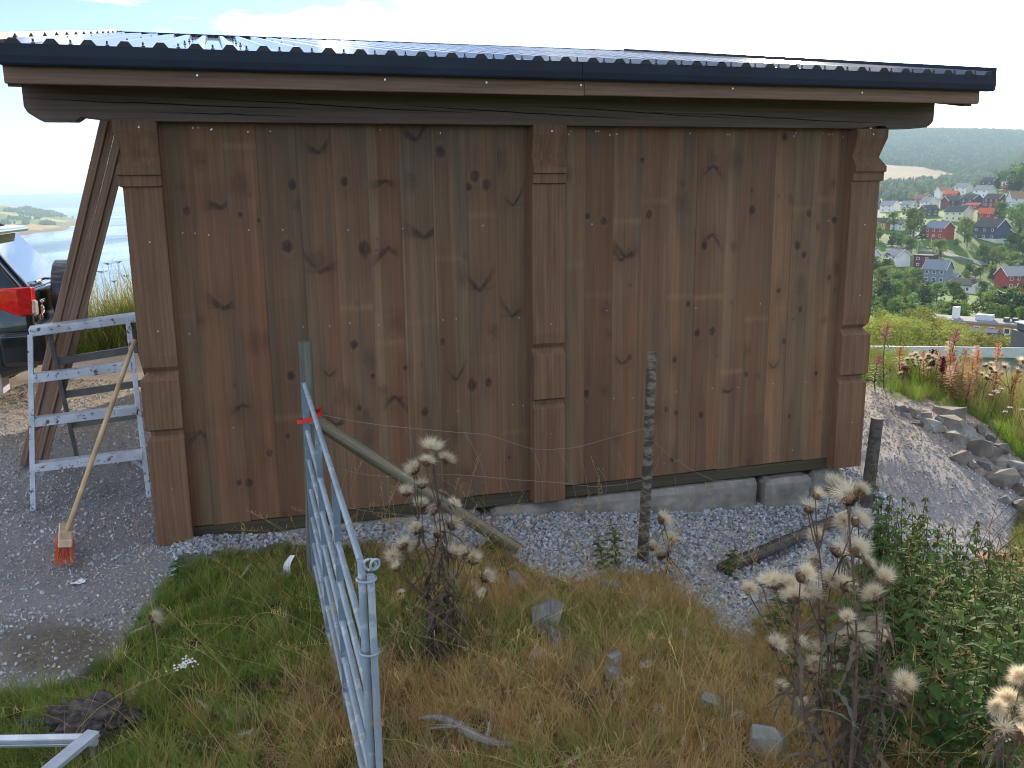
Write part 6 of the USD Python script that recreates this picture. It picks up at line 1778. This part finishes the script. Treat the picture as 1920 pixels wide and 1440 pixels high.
# and the many between
n_t = 0
while n_t < 215:
    px = TR.uniform(1612, 1960)
    py = TR.uniform(np.interp(px, [1620, 1760, 1840, 1920], [382, 372, 352, 330]), 615)
    hh = TR.uniform(15, 30) * np.interp(py, [340, 450, 600], [.75, 1.05, 1.6])
    if any(abs(px - a) < w / 2 + hh * .3 and -hp_h * .75 < b - py + 2 < hh * .9 + 3 for a, b, w, hp_h in hp):
        continue
    if any(abs(py - y_) < 4 + hh * .9 and py > y_ for (x_, y_) in ()) or (1722 < px < 1850 and np.interp(px, [1722, 1790, 1850], [468, 482, 500]) < py < np.interp(px, [1722, 1790, 1850], [468, 482, 500]) + hh * .8):
        continue
    dk = TR.random()
    if dk < .14:
        tree('spruce', 'spruce', px, py, hh * 1.25, 'dark spruce among the gardens of the far slope', 'spruces on the far slope', 1.2)
    else:
        tree(f'leafy_{int(TR.integers(0, 3))}', 'leafy_tree', px, py, hh, 'green leafy tree among the gardens of the far slope', 'leafy trees on the far slope', TR.uniform(.85, 1.25))
    n_t += 1
for k, (px, py, hh, lab) in enumerate([(1720, 475, 22, 'slim street lamp by the lane under the red house'), (1879, 484, 30, 'slim street lamp on the grass right of the road'), (1746, 462, 18, 'slim street lamp below the red house'), (1793, 458, 16, 'slim street lamp right of the red house')]):
    p = hit(px, py); hm = hh * math.hypot(p[0], p[1]) / F_PX
    T = Thing('street_lamp', lab, 'street lamp', p); T.part('pole', tube([p, p + [0, 0, hm]], [.11, .07], 6), GREYP); T.part('lamp_head', rbox(p + [-.2, -.2, hm], p + [1.1, .2, hm + .18], .03), GREYP)
# forest on the hill
fr = np.random.default_rng(97)


def cone_tree(n, rng):
    mb = MB()
    for k in range(3):
        z0, z1, r = .08 + .25 * k, .5 + .25 * k, .27 - .075 * k
        g = np.arange(6) * np.pi / 3 + k; rr = r * rng.uniform(.75, 1.2, 6)
        v = np.vstack([np.stack([np.cos(g) * rr, np.sin(g) * rr, z0 + rng.uniform(-.04, .04, 6)], 1), [[0, 0, z1]]]); q = np.arange(6)
        mb.add(v, np.stack([q, (q + 1) % 6, np.full(6, 6)], 1))
    return mb.mesh()


def round_tree(rng):
    m = trimesh.creation.icosphere(1, .34); v = np.array(m.vertices); v *= (1 + .5 * (meshkit.noise(v * 6 + rng.random() * 20, 2) - .5))[:, None]
    return v * [1, 1, 1.1] + [0, 0, .5], m.faces


FM = mat('forest_needles', (.045, .08, .04), .9, .3, 2., rnd=.35, hue=.02); FM2 = mat('forest_leaves', (.07, .1, .03), .9, .3, 2., rnd=.35, hue=.02)
fm = [('conifer', cone_tree(3, fr), FM) for k in range(4)] + [('round', round_tree(fr), FM2) for k in range(2)]
N = 42000
r_ = np.sqrt(fr.uniform(1050 ** 2, 4300 ** 2, N)); a_ = np.radians(fr.uniform(18, 34, N)); xs, ys = r_ * np.sin(a_), r_ * np.cos(a_); zs = height(xs, ys)
ppx, ppy, _d = proj(np.stack([xs, ys, zs], 1))
clear_ = (ppx < 1815) & (ppy > np.interp(ppx, [1560, 1660, 1726, 1812], [296, 308, 312, 330])) & (ppy < np.interp(ppx, [1560, 1660, 1740, 1812], [346, 344, 340, 331]))
den = meshkit.fbm(np.stack([xs / 260, ys / 260, 0 * xs], 1), 3, 33)
keep = ~clear_ & (den > np.where(r_ > 1900, .2, .4)) & (fr.random(N) < np.where(r_ > 1900, 1., .5))
xs, ys, zs, r_ = xs[keep], ys[keep], zs[keep], r_[keep]
sc = fr.uniform(10, 19, len(xs)) * np.where(r_ < 1900, .7, 1.); idx = np.where(fr.random(len(xs)) < np.where(r_ > 1900, .85, .4), fr.integers(0, 4, len(xs)), fr.integers(4, 6, len(xs)))
instancer('forest', fm, np.stack([xs, ys, zs - 1], 1), quats(len(xs), fr, .03), sc, idx, 'dense blue green forest covering the far hill')
# wood and bushes on the headland across the water
pts = []
for (cx, cy, sx, sy, n) in ((88, 402, 34, 5, 420), (60, 392, 20, 3, 120), (110, 398, 16, 3, 120), (22, 397, 14, 1.5, 40), (12, 420, 10, 1.5, 26), (50, 421, 6, 1.5, 20), (90, 422, 12, 1.2, 34), (130, 404, 12, 1.5, 40), (40, 412, 30, 1.5, 24)):
    for k in range(n):
        d = ray(cx + fr.normal(0, sx * .5), cy + fr.normal(0, sy * .6)); d = d / math.hypot(d[0], d[1]); s = np.linspace(2300, 5200, 160); p = EYE + d * s[:, None]
        b = p[:, 2] < height(p[:, 0], p[:, 1])
        if b.any():
            q = p[int(np.argmax(b))]
            if q[2] > SEA + 1.:
                pts.append(q)
pts = np.array(pts) if pts else np.zeros((0, 3))
instancer('headland_wood', fm[4:], pts - [0, 0, 1], quats(len(pts), fr, .02), fr.uniform(11, 20, len(pts)), fr.integers(0, 2, len(pts)), 'bushy wood and hedges on the headland across the fjord')
BUOY = mat('orange_white_buoy', (.7, .5, .4), .5)
for k, (px, py) in enumerate([(42, 433), (60, 434)]):
    d = ray(px, py); p = EYE + d * ((SEA - EYE[2]) / d[2]); T = Thing('moored_boat', ['small pale boat moored off the headland, the left one', 'small pale boat moored off the headland, the right one'][k], 'boat', p)
    T.part('hull', hull([p + q for q in ((-4, -1.2, 1.4), (-4, 1.2, 1.4), (4.5, 0, 1.8), (-3.4, -.7, -.3), (-3.4, .7, -.3), (3.2, 0, -.3))]), WHITEP); T.part('cabin', rbox(p + [-1.6, -.8, 1.4], p + [1.2, .8, 3.], .1), BUOY)

# ------------------------------------------------------------------ the air
if HAZE_DENSITY > 0:
    HZ = usdkit.material(stage, '/World/Looks/haze_look', {'v': ('principled_volume', {'color': (.55, .8, 1.), 'density': HAZE_DENSITY, 'anisotropy': .25})}, [], volume='v.volume')
    tag(obj('haze', rbox((-27000, -5000, -101.5), (27000, 27000, 420)), HZ), 'pale evening haze over the fjord and the hills', None, None, 'stuff')
